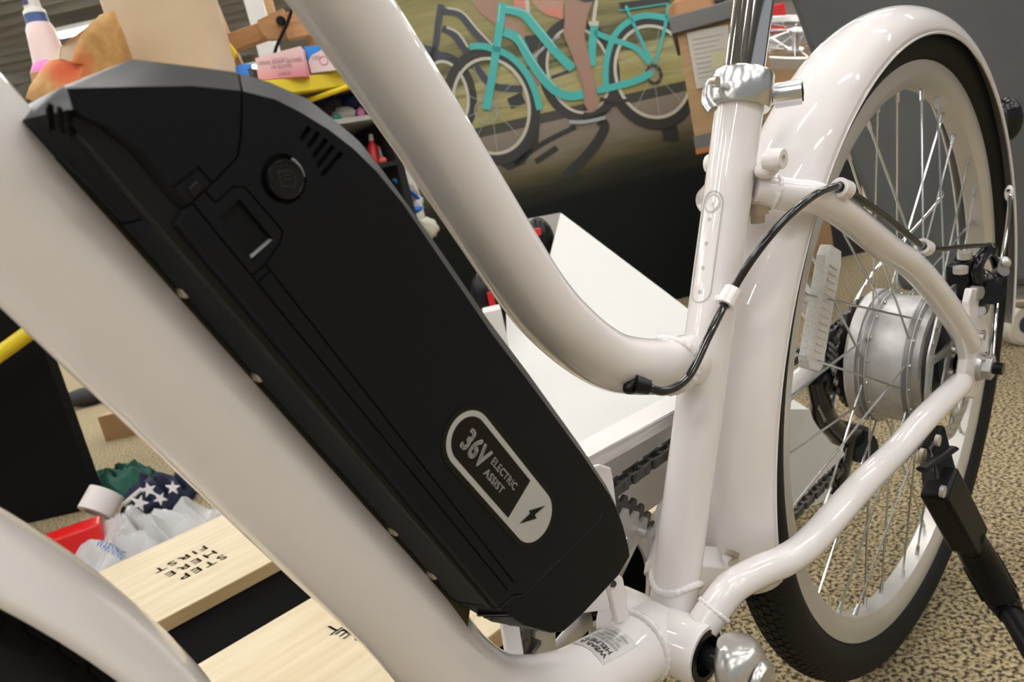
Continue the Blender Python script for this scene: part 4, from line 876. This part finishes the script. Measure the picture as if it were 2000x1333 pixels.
GP = [(1120, 925), (1172, 908), (1194, 914), (1199, 940), (1206, 1000), (1213, 1080), (1211, 1190), (1150, 1198), (1080, 1212), (1010, 1150)]
MB().prism([bk(x, y, .030) for x, y in GP], (0, .003, 0)).build('chain_guard_plate', PAINTW, bike, smooth=False, bevel=.0012)
g0, g1 = bk(1150, 905, .060), bk(1400, 765, .060)
gd = (g1 - g0).normalized(); gn = Vector((-gd.z, 0, gd.x))
gg = MB().prism([g0 - gn * .0, g1 - gn * .0, g1 + gn * .004, g0 + gn * .004], (0, .024, 0))
gg.prism([g0 - gn * .085 + Vector((0, .022, 0)), g1 - gn * .085 + Vector((0, .022, 0)), g1 + gn * .002 + Vector((0, .022, 0)), g0 + gn * .002 + Vector((0, .022, 0))], (0, .003, 0))
gg.prism([g0 - gn * .008 , g1 - gn * .008, g1 + gn * .004, g0 + gn * .004], (0, .002, 0))
gg.build('chain_guard', PAINTW, bike, smooth=False, bevel=.001)
tb = [(1178, 1140), (1183, 1124), (1196, 1117), (1208, 1124), (1216, 1165), (1222, 1212), (1196, 1216)]
MB().prism([bk(x, y, .006) for x, y in tb], (0, -.004, 0)).build('guard_tab', PAINT, bike, bevel=.0015)
MB().cyl(bk(1197, 1141, .001), bk(1198, 1141, .004), .0022, 10).build('tab_hole', DKSTEEL, bike)
MB().box(bk(1000, 1252, .030), (.012, .004, .05)).build('guard_strut', PAINTW, bike, bevel=.001)
# ---- derailleur
DR = mat('black_derailleur', (.012, .012, .013), .25, coat=.3)
dp = [bk(1592, 738, .062), bk(1600, 775, .064), bk(1612, 815, .066), bk(1640, 845, .064), bk(1680, 855, .060)]
der = MB().tube(smoothpath(dp, 6), [.011] * 8 + [.0125] * 10 + [.015] * 7, 16).build('derailleur', DR, bike)
cg = [bk(1668, 850, .052), bk(1655, 905, .055), bk(1642, 960, .056)]
MB().tube(smoothpath(cg, 5), [.012] + [.008] * 9 + [.010], 12, ell=(.5, 1.2)).build('derailleur_cage', DR, der)
MB().cyl(bk(1680, 872, .050), bk(1680, 872, .072), .019, 20).build('derailleur_knuckle', DR, der)
MB().sphere(bk(1612, 748, .058), .014, 14, 10).build('mount_joint', DR, der)
for (px, py) in ((1672, 862), (1641, 955)):
    c_ = bk(px, py, .056); o = cog(.0165, 0, 11, .004, .004, .004).build('jockey_wheel', BLK2, der, smooth=False); o.location = c_
MB().tube(smoothpath([bk(1612, 748, .055), bk(1630, 765, .05), bk(1622, 800, .055)], 6), .0016, 8).build('shift_cable', mat('blue_cable_end', (.12, .30, .50), .3), der)
tv, tf = textmesh('SHIMANO', .0062, .9)
a_, e_ = bk(1598, 795, .050), bk(1616, 832, .050); td = (e_ - a_).normalized(); tn = Vector((-td.z, 0, td.x))
MB().add([a_ + (e_ - a_) * (v[0] / .030) * .95 + tn * (v[1] - .002) for v in tv], tf).build('derailleur_lettering', PAINTW, der, smooth=False)
# ---- disc brake caliper
cal = MB()
cal.box(bk(1880, 545, -.050), (.030, .022, .036)); 
caliper = cal.build('brake_caliper', GLOSSB, bike, bevel=.003)
def cp_(a, b, r, nm, mt, seg=18): return MB().cyl(a, b, r, seg).build(nm, mt, caliper)
MB().sphere(bk(1908, 560, -.062), .0165, 18, 12, (.8, 1.1, 1.1)).build('caliper_body', GLOSSB, caliper)
cp_(bk(1935, 573, -.060), bk(1938, 573, -.078), .0105, 'caliper_cap', GLOSSB, 24)
arm = smoothpath([bk(1932, 488, -.066), bk(1915, 505, -.066), bk(1908, 530, -.066), bk(1916, 556, -.068), bk(1930, 562, -.070)], 6)
MB().tube(arm, .0052, 12, ell=(1, 1.3)).build('brake_arm', GLOSSB, caliper)
MB().tube(smoothpath([bk(1935, 490, -.066), bk(1945, 515, -.068), bk(1950, 540, -.072), bk(1942, 562, -.074)], 6), .0042, 10).build('brake_arm_link', GLOSSB, caliper)
MB().sphere(bk(1932, 489, -.066), .0075, 14, 10).build('cable_anchor', GLOSSB, caliper)
MB().sphere(bk(1960, 514, -.074), .0065, 14, 10, (1, 1, 1)).build('pivot_cap', ALU, caliper)
cp_(bk(1948, 535, -.07), bk(1960, 528, -.076), .006, 'adjuster', DKSTEEL)
cp_(bk(1884, 505, -.056), bk(1884, 492, -.056), .0062, 'caliper_bolt', ALU); cp_(bk(1885, 520, -.056), bk(1884, 505, -.056), .0085, 'caliper_spacer', GLOSSB)
cp_(bk(1876, 533, -.058), bk(1876, 522, -.058), .0062, 'caliper_bolt', ALU)
cp_(bk(1898, 571, -.064), bk(1916, 573, -.072), .0062, 'mount_bolt', ALU); cp_(bk(1908, 607, -.064), bk(1913, 607, -.070), .0052, 'mount_bolt', ALU)
cp_(bk(1912, 602, -.064), bk(1916, 580, -.070), .0085, 'caliper_foot', GLOSSB)
# ---- brake cable and guides
cabp = [bk(1236, 752, -.0135), bk(1262, 756, -.021), bk(1300, 764, -.026), bk(1345, 735, -.028), bk(1385, 655, -.025), bk(1423, 582, -.021), bk(1470, 505, -.034), bk(1530, 432, -.044), bk(1590, 382, -.051), bk(1628, 366, -.053), bk(1648, 369, -.053), bk(1690, 396, -.057), bk(1740, 432, -.060), bk(1800, 480, -.0645), bk(1832, 487, -.066), bk(1880, 482, -.068), bk(1930, 479, -.068)]
cps = smoothpath(cabp, 10); n = len(cps)
MB().tube(cps, [.0026] * (n - 34) + [.0025] * 4 + [.0021] * 30, 14).build('brake_cable', CABLE, bike)
gr = MB().sphere(bk(1240, 752, -.0145), .0075, 16, 10, (1.35, .55, .62)).tube([bk(1240, 750, -.017), bk(1268, 757, -.022)], [.0052, .0042], 16)
gr.build('cable_grommet', BLK2, bike)
def guide(c, d, r=.0056, L_=.011, name='cable_guide', stem=None):
    d = d.normalized(); b = MB().lathe([(-L_ / 2, r * .6), (-L_ / 2, r), (L_ / 2, r), (L_ / 2, r * .6)], c, d, 22, closed=True)
    if stem is not None: b.tube([c, stem], .0032, 10)
    b.build(name, PAINT, bike)
guide(bk(1424, 582, -.021), bk(1445, 545, -.025) - bk(1405, 615, -.022), .0062, .012, stem=bk(1400, 585, -.008))
guide(bk(1646, 369, -.053), bk(1665, 378, -.055) - bk(1625, 362, -.052), .0066, .010, stem=bk(1640, 400, -.045))
guide(bk(1806, 483, -.0645), bk(1825, 490, -.066) - bk(1785, 470, -.063), .0062, .010, stem=bk(1795, 510, -.058))
# ---- kickstand
KB = mat('kickstand_black', (.006, .006, .006), .38, spec=.2, bump=(700, .1, .0005))
k0, k1, k2, k3, k4 = bk(1815, 880, -.064), bk(1842, 958, -.084), bk(1905, 1078, -.100), bk(1965, 1185, -.125), bk(2010, 1262, -.150)
kdir = (k2 - k1).normalized()
ky = Vector((0, 1, 0)); ky = (ky - kdir * ky.dot(kdir)).normalized(); kx = kdir.cross(ky)
KR = Matrix((kx, ky, kdir)).transposed()
ks_ = MB().hexa([k1 + kx * a + ky * b - kdir * .012 for a, b in ((-.017, -.011), (.017, -.011), (.017, .011), (-.017, .011))], [k2 + kx * a + ky * b - kdir * .016 for a, b in ((-.015, -.012), (.015, -.012), (.015, .012), (-.015, .012))])
stand = ks_.build('kickstand', KB, bike, bevel=.003)
MB().hexa([k0 + Vector((-.020, -.006, .012)), k0 + Vector((.022, -.006, .016)), k0 + Vector((.022, .004, .016)), k0 + Vector((-.020, .004, .012))], [k1 + kx * a + ky * b for a, b in ((-.018, -.008), (.016, -.008), (.016, .010), (-.018, .010))]).build('bracket_plate', GLOSSB, stand, bevel=.002)
MB().tube([bk(1801, 918, -.086), bk(1862, 876, -.080)], .0045, 10, ell=(1, .5)).build('spring_bar', GLOSSB, stand)
for (px, py, r) in ((1808, 892, .0062), (1838, 862, .0050), (1848, 962, .0050)):
    c_ = bk(px, py, -.080 if py < 900 else -.094); MB().cyl(c_ + Vector((0, .004, 0)), c_ + Vector((0, .001, 0)), r, 14).build('kickstand_bolt', BRASS if r > .006 else ALU, stand)
sl0, sl1 = k2 - kdir * .018, k3
MB().tube([k2 - kdir * .022, k2 - kdir * .010], .0135, 24).tube([k2 - kdir * .010, k2 + kdir * .004, k2.lerp(k3, .86), k3, k3 + (k4 - k3) * .22], [.0138, .0146, .0138, .0125, .0105], 24).build('adjuster_sleeve', KB, stand)
for a in range(8):
    t = a * math.pi / 4; dd = kx * math.cos(t) + ky * math.sin(t); q0 = k2 + kdir * .012 + dd * .0142; q1 = k2.lerp(k3, .78) + dd * .0140
    MB().tube([q0, q1], .0018, 6).build('grip_rib', KB, stand)
ke = k4 + (k4 - k3).normalized() * 0.0
kend = k4; dirk = (k4 - k3).normalized()
for _ in range(400):
    if (RX @ kend).z + HUBZ <= 0.012: break
    kend = kend + dirk * .002
MB().tube([k3, k4, kend], .0088, 20).build('stand_leg', KB, stand)
MB().tube([kend - dirk * .03, kend], [.011, .011], 16).build('rubber_foot', RUBBER, stand)
# ---- warning sticker on the down tube
def dtp(t, th, dr=.0003):        # t: x position on lower run, th: angle from near side to top
    best = min(range(len(DTAX) - 1), key=lambda i: abs(DTAX[i].x - t))
    i = best if DTAX[best].x <= t else best - 1
    i = max(0, min(i, len(DTAX) - 2)); a, b = DTAX[i], DTAX[i + 1]; u = (t - a.x) / (b.x - a.x); c = a.lerp(b, u); tg = (b - a).normalized(); nu = Vector((-tg.z, 0, tg.x))
    return c + (Vector((0, -1, 0)) * math.cos(th) + nu * math.sin(th)) * (.0222 + dr)
sx0, sx1, th0, th1 = -.5125, -.4800, math.radians(50), math.radians(116)
STK = mat('silver_sticker', (.62, .61, .59), .3, .3)
stk = MB().grid(lambda u, v: dtp(sx0 + (sx1 - sx0) * u, th0 + (th1 - th0) * v), 10, 14).build('warning_sticker', STK, bike)
def stext(txt, xline, size, thc, mt):
    vs, fs = textmesh(txt, size, .92, 'CENTER'); k_ = size * .045
    vs, fs = [(v[0] + dx, v[1] + dy, 0) for dx, dy in ((0, 0), (k_, 0), (0, k_)) for v in vs], [tuple(i + o * len(vs) for i in f) for o in range(3) for f in fs]
    MB().add([dtp(xline - v[1], thc + v[0] / .0224, .0006) for v in vs], fs).build('sticker_lettering', mt, stk, smooth=False)
INK = mat('dark_ink', (.03, .03, .03), .5); INK2 = mat('grey_ink', (.28, .27, .27), .5)
tc_ = (th0 + th1) / 2
stext('WEAR A', sx0 + .0072, .0058, tc_, INK); stext('HELMET', sx0 + .0128, .0058, tc_, INK)
for k, s_ in enumerate(('CHECK BRAKES', 'DO NOT RIDE', 'AT NIGHT', 'READ MANUAL')): stext(s_, sx0 + .0172 + k * .0036, .0030, tc_, INK2)
# ---- the battery
NEAR = -40.0; MIDY = -23.0
SHEENM = mat('black_edge_sheen', (.030, .031, .031), .42, spec=.4)  # paler grey carries the grazing reflection on the upper chamfers
def part3(near, mid, name, parent, cutters=None, bev=.0009, ntop=0):
    # keep straight sides: loops at near face, mid, far mid, far face
    b = MB().loft([[q2(p, NEAR) for p in near], [q2(p, p[2] if len(p) > 2 else MIDY) for p in mid], [q2(p, -(p[2] if len(p) > 2 else MIDY)) for p in mid], [q2(p, -NEAR) for p in near]])
    me = b.mesh(name)
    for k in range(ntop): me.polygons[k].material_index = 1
    me.materials.append(BLK); me.materials.append(SHEENM)
    if cutters: me = cutmesh(me, cutters, name)
    shade(me, 30)
    return link(name, me, parent, bevel=bev)
def cutpoly(P, depth):  # polygon in s,w cut to depth mm below the near face
    return MB().prism([q2(p, NEAR - 3) for p in P], (0, (3 + depth) * .001, 0))
def cutline(P, wd=.7, depth=.9):
    out = []
    for a, b in zip(P[:-1], P[1:]):
        d = Vector((b[0] - a[0], b[1] - a[1])).normalized(); n_ = Vector((-d.y, d.x)) * (wd / 2); a2 = Vector(a) - d * wd / 2; b2 = Vector(b) + d * wd / 2
        out.append(cutpoly([a2 + n_, a2 - n_, b2 - n_, b2 + n_], depth))
    return out
TY = -34.5
body_n = [(-18.4, 56.4), (-11.5, 63.7), (-4, 68.6), (5, 73.6), (15, 77.7), (26, 80.6), (41, 82.8), (58, 83.6), (107, 86.0), (140, 89.4), (194, 93.8), (226.5, 95.4), (229.4, 82.9), (213.6, 29.2), (208.2, 24.9), (205, 16.4), (150, 16.4), (80, 16.4), (0, 16.4), (-2.0, 21.6), (-3.1, 32.2), (-4.6, 42.9), (-9.6, 48.6)]
body_m = [(-22.3, 61.4, TY), (-15.5, 68.2, TY), (-4.7, 76.4, TY), (7.2, 81.3, TY), (16, 84.4, TY), (27, 86.0, TY), (42, 87.4, TY), (60, 88.8, TY), (105, 91.4, TY), (138, 94.6, TY), (192, 98.8, TY), (227.3, 100.2, TY), (229.4, 82.9), (213.6, 29.2), (208.2, 24.9), (200, 9), (150, 9), (80, 9), (0, 9), (-5.4, 9), (-3.1, 32.2), (-4.6, 42.9), (-9.6, 48.6)]
def circ(c, r, n=32): return [(c[0] + r * math.cos(2 * math.pi * k / n), c[1] + r * math.sin(2 * math.pi * k / n)) for k in range(n)]
cuts = [cutpoly(circ((8.4, 50.7), 7.7), 2.2)]
vents = [((2.4, 63.2), (1.1, 68.4)), ((5.6, 63.9), (4.1, 70.0)), ((8.8, 63.6), (7.3, 71.2)), ((12.0, 62.8), (10.3, 71.9)), ((15.1, 62.2), (13.6, 73.2))]
for a, b in vents:
    d = Vector((b[0] - a[0], b[1] - a[1])).normalized(); n_ = Vector((-d.y, d.x)) * .85
    cuts.append(cutpoly([Vector(a) + n_, Vector(a) - n_, Vector(b) - n_, Vector(b) + n_], 2.5))
cuts.append(cutpoly([(5.5, 26.7), (4.9, 35.2), (20.6, 35.9), (21.6, 26.4)], 1.6))
for P in ([(-1.8, 23.0), (203, 24.2)], [(24.9, 28.9), (203, 28.6)], [(24.9, 23.5), (24.9, 28.9), (22.8, 37.1), (20.6, 40.1), (3.4, 38.8), (1.1, 36.0), (1.4, 28.5), (-3.4, 28.2)], [(27.5, 23.8), (27.5, 28.9)]): cuts += cutline(P)
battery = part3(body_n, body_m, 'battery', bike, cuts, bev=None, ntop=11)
battery['label'] = 'long matte black battery case on the down tube'
cap_n = [(-42.6, 16.2), (-35, 30), (-27.1, 44.2), (-18.9, 55.9), (-10.1, 48.1), (-5.1, 42.5), (-3.6, 32.1), (-2.6, 21.6), (-8.9, 21.4), (-21.2, 21.4), (-29.3, 19.2), (-37.9, 14.0)]
cap_m = [(-43.0, 21), (-39.9, 40.2, -26), (-29.6, 53.3, -30), (-22.8, 61.0, TY), (-10.1, 48.1), (-5.1, 42.5), (-3.6, 32.1), (-6.0, 9), (-10, 9), (-21, 8.5), (-30, 8), (-41, 8)]
ccuts = [cutpoly([(-9.4, 21.0), (-9.4, 31.3), (-3.0, 31.9), (-3.0, 30.9), (-8.4, 30.4), (-8.4, 21.0)], .8)]
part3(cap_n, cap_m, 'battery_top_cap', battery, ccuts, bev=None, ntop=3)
bot_n = [(227.0, 95.3), (235, 95.2), (248.5, 93.0), (261, 89.6), (267.0, 87), (267.4, 75), (258.6, 45.5), (253.6, 33.5), (246.5, 28), (226, 20), (206.5, 16.8), (208.9, 24.5), (214.2, 28.9), (229.9, 82.8)]
bot_m = [(228.0, 100.1, TY), (235.2, 99.8, TY), (249.2, 97.2, -33), (262.6, 93.4, -31), (269.4, 89.0, -30), (270.0, 75, -30), (260.8, 43), (255.6, 30.6), (248, 24.5), (226, 14.4), (201, 9), (208.9, 24.5), (214.2, 28.9), (229.9, 82.8)]
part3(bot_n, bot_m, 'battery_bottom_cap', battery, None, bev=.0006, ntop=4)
inner = MB().loft([[q2(p, y) for p in ((-36, 12), (-36, 26), (-14, 56), (20, 74), (225, 92), (258, 86), (250, 34), (205, 14))] for y in (-37, 37)]); inner.build('inner_case', BLK2, battery, smooth=False)
# end grip ribs on the cap and lower cap
for x, y, wd in ((91, 205, 3), (97, 199, 6), (115, 205, 6), (132, 212, 6)):
    P0 = [bk(x - wd, y + 1, -.0425), bk(x + wd, y + 4, -.0425), bk(x + wd + 3, y + 60, -.0345), bk(x - wd + 4, y + 52, -.0345)]
    MB().hexa(P0, [p + Vector((.0012, .0035, 0)) for p in P0]).build('grip_rib', mat('groove_black', (.002, .002, .002), .5, spec=.1), battery, smooth=False, bevel=.0004)
for k in range(6):
    s_ = 212 + k * 4.2; f = k / 5
    MB().hexa([q(s_, 18 + k * 1.2, -39.2), q(s_ + 1.2, 18.5 + k * 1.2, -39.2), q(s_ + 1.2, 12 + 1.5 * k, -25), q(s_, 12 + 1.5 * k, -25)], [q(s_, 17 + k * 1.2, -40.0), q(s_ + 1.2, 17.5 + k * 1.2, -40.0), q(s_ + 1.2, 10.5 + 1.6 * k, -26), q(s_, 10.5 + 1.6 * k, -26)]).build('drain_rib', GLOSSB, battery, smooth=False)
# button
btn = MB().loft([[q2(p, y) for p in circ((9.0, 51.0), r, 36)] for (r, y) in ((6.4, -38), (6.4, -40.4), (6.0, -41.0), (5.5, -41.0), (5.3, -40.7))]).build('power_button', BLK2, battery)
icon = MB()
for P in ([(5.4, 50.2), (8.2, 54.4), (11.4, 53.0), (12.4, 51.6), (11.0, 50.2), (9.8, 48.6), (5.4, 50.2)], [(7.2, 51.0), (8.6, 53.0)], [(8.4, 50.4), (9.8, 52.4)]):
    for a, b in zip(P[:-1], P[1:]): icon.tube([q2(a, -40.75), q2(b, -40.75)], .00016, 5)
icon.build('button_icon', mat('worn_black', (.03, .03, .032), .4), btn)
MB().tube([q2((8.4 + 7.2 * math.cos(t), 50.7 + 7.2 * math.sin(t)), -39.5) for t in [math.radians(60 + 8 * k) for k in range(8)]], .0005, 6).build('button_chip', mat('scuffed_grey', (.35, .37, .38), .5), btn)
# latch pocket ledge, the light on it put into a paler grey
lp_ = MB().hexa([q(20.0, 27.0, -38.4), q(20.0, 35.4, -38.4), q(20.7, 35.6, -38.4), q(20.9, 26.6, -38.4)], [q(20.0, 27.0, -39.2), q(20.0, 35.4, -39.2), q(20.7, 35.8, -39.9), q(20.9, 26.5, -39.9)])
lp_.build('latch_ledge', mat('lit_edge_grey', (.16, .165, .16), .35), battery, smooth=False, bevel=.0002)
MB().loft([[q2(p, y) for p in ((-6.2, 24.4), (-6.4, 28.0), (-3.6, 28.2), (-3.0, 24.0))] for y in (-38, -40.5)]).build('latch_block', BLK2, battery, bevel=.0003)
# rail under the battery
MB().loft([[q2(p, y) for p in ((-30, 6), (-30, 14), (215, 14), (225, 4), (225, 0), (-20, 0))] for y in (-17, 17)]).build('mount_rail', mat('dark_bronze_rail', (.05, .042, .03), .3, .6), battery, bevel=.001)
for s_ in (22, 60, 150, 182):
    MB().box(q(s_, 11, -19), (.006, .006, .004)).build('rail_screw', BRASS, battery, bevel=.001)
# label
LC = Vector((161, 52.6)); la = math.radians(4.0)
def lab(x, y, yy): return q(LC.x + x * math.cos(la) - y * math.sin(la), LC.y + x * math.sin(la) + y * math.cos(la), yy)
def stad(hl, hw, n=20):
    P = []
    for k in range(n + 1): t = -math.pi / 2 + math.pi * k / n; P.append((hl - hw + hw * math.cos(t), hw * math.sin(t)))
    for k in range(n + 1): t = math.pi / 2 + math.pi * k / n; P.append((-hl + hw + hw * math.cos(t), hw * math.sin(t)))
    return P
def flat(b, P, y0, y1): return b.loft([[lab(p[0], p[1], y0) for p in P], [lab(p[0], p[1], y1) for p in P]])
label = flat(MB(), stad(42.6, 14.2), -39.8, -40.35).build('battery_label', LBLK, battery, smooth=False)
flat(MB(), stad(40.3, 11.9), -40.3, -40.45).build('label_silver', SILVER, label, smooth=False)
inn = [p for p in stad(37.9, 9.5) if p[0] < 14]; inn = sorted(inn, key=lambda p: math.atan2(p[1], p[0] - 0))
left = [p for p in stad(37.9, 9.5) if p[0] < 0]
ib = left[:]; ib = [(15.2, -9.5)] + [(14.0, 9.5)] + ib
flat(MB(), ib, -40.42, -40.55).build('label_window', LBLK, label, smooth=False)
def ltext(t, x, y, size, width, thick):
    vs, fs = textmesh(t, size, 1.0, spacing=1.06); x0 = min(v[0] for v in vs); k_ = (width - thick) / (max(v[0] for v in vs) - x0); vv = []; ff = []
    for dx, dy in ((0, 0), (thick, 0), (0, thick), (thick, thick)):
        o = len(vv); vv += [((v[0] - x0) * k_ + dx, v[1] + dy) for v in vs]; ff += [tuple(i + o for i in f) for f in fs]
    MB().add([lab(x + v[0], y + v[1], -40.65) for v in vv], ff).build('label_lettering', SILVER, label, smooth=False)
ltext('36V', -31.0, -4.9, 12.6, 17.2, .55); ltext('ELECTRIC', -11.8, .45, 4.5, 20.6, .2); ltext('ASSIST', -11.8, -5.1, 4.5, 15.3, .2)
bp_ = [(191.3, 62.3), (184.3, 54.0), (186.1, 53.9), (184.3, 46.8), (191.5, 55.1), (189.1, 55.3)]
MB().add([q2(p, -40.7) for p in bp_], [(0, 1, 2), (2, 3, 4), (2, 4, 5), (0, 2, 5)]).build('bolt_symbol', LBLK, label, smooth=False)
# ---- front wheel, fender and fork (only the fender's trailing part shows)
FA = Vector((-1.05, 0, 0))
fl = [(.0315 * math.cos(math.pi * k / 16), .3450 + .0160 * math.sin(math.pi * k / 16)) for k in range(17)]
ff_ = MB().lathe(fl, FA, (0, 1, 0), 90, a0=math.radians(215), a1=math.radians(375)).build('front_fender', PAINT, bike, angle=60, solid=.0016)
o = link('front_tyre', rt.data, bike); o.location = FA; o.scale = (1.058, 1.3, 1.058)
frim = link('front_rim', rim.data, bike); frim.location = FA
for base, off in ((0, 0), (1, 20), (2, -20), (3, 0)):
    for j in range(9):
        o = link('spoke', SPM[base], frim); o.rotation_euler = (0, math.radians(-(40 * j + off)), 0)
MB().lathe([(-.05, .0), (-.05, .012), (-.03, .02), (-.027, .068), (.013, .066), (.03, .02), (.05, .012), (.05, 0)], FA, (0, 1, 0), 40).build('front_hub', CASTALU, bike)
for s_ in (-1, 1):
    MB().tube(smoothpath([(-.868, s_ * .018, .445), (-.885, s_ * .048, .41), (-.97, s_ * .056, .2), (-1.05, s_ * .058, 0)], 6), [.015] * 9 + [.012] * 10, 20).build('fork_leg', PAINT, bike)
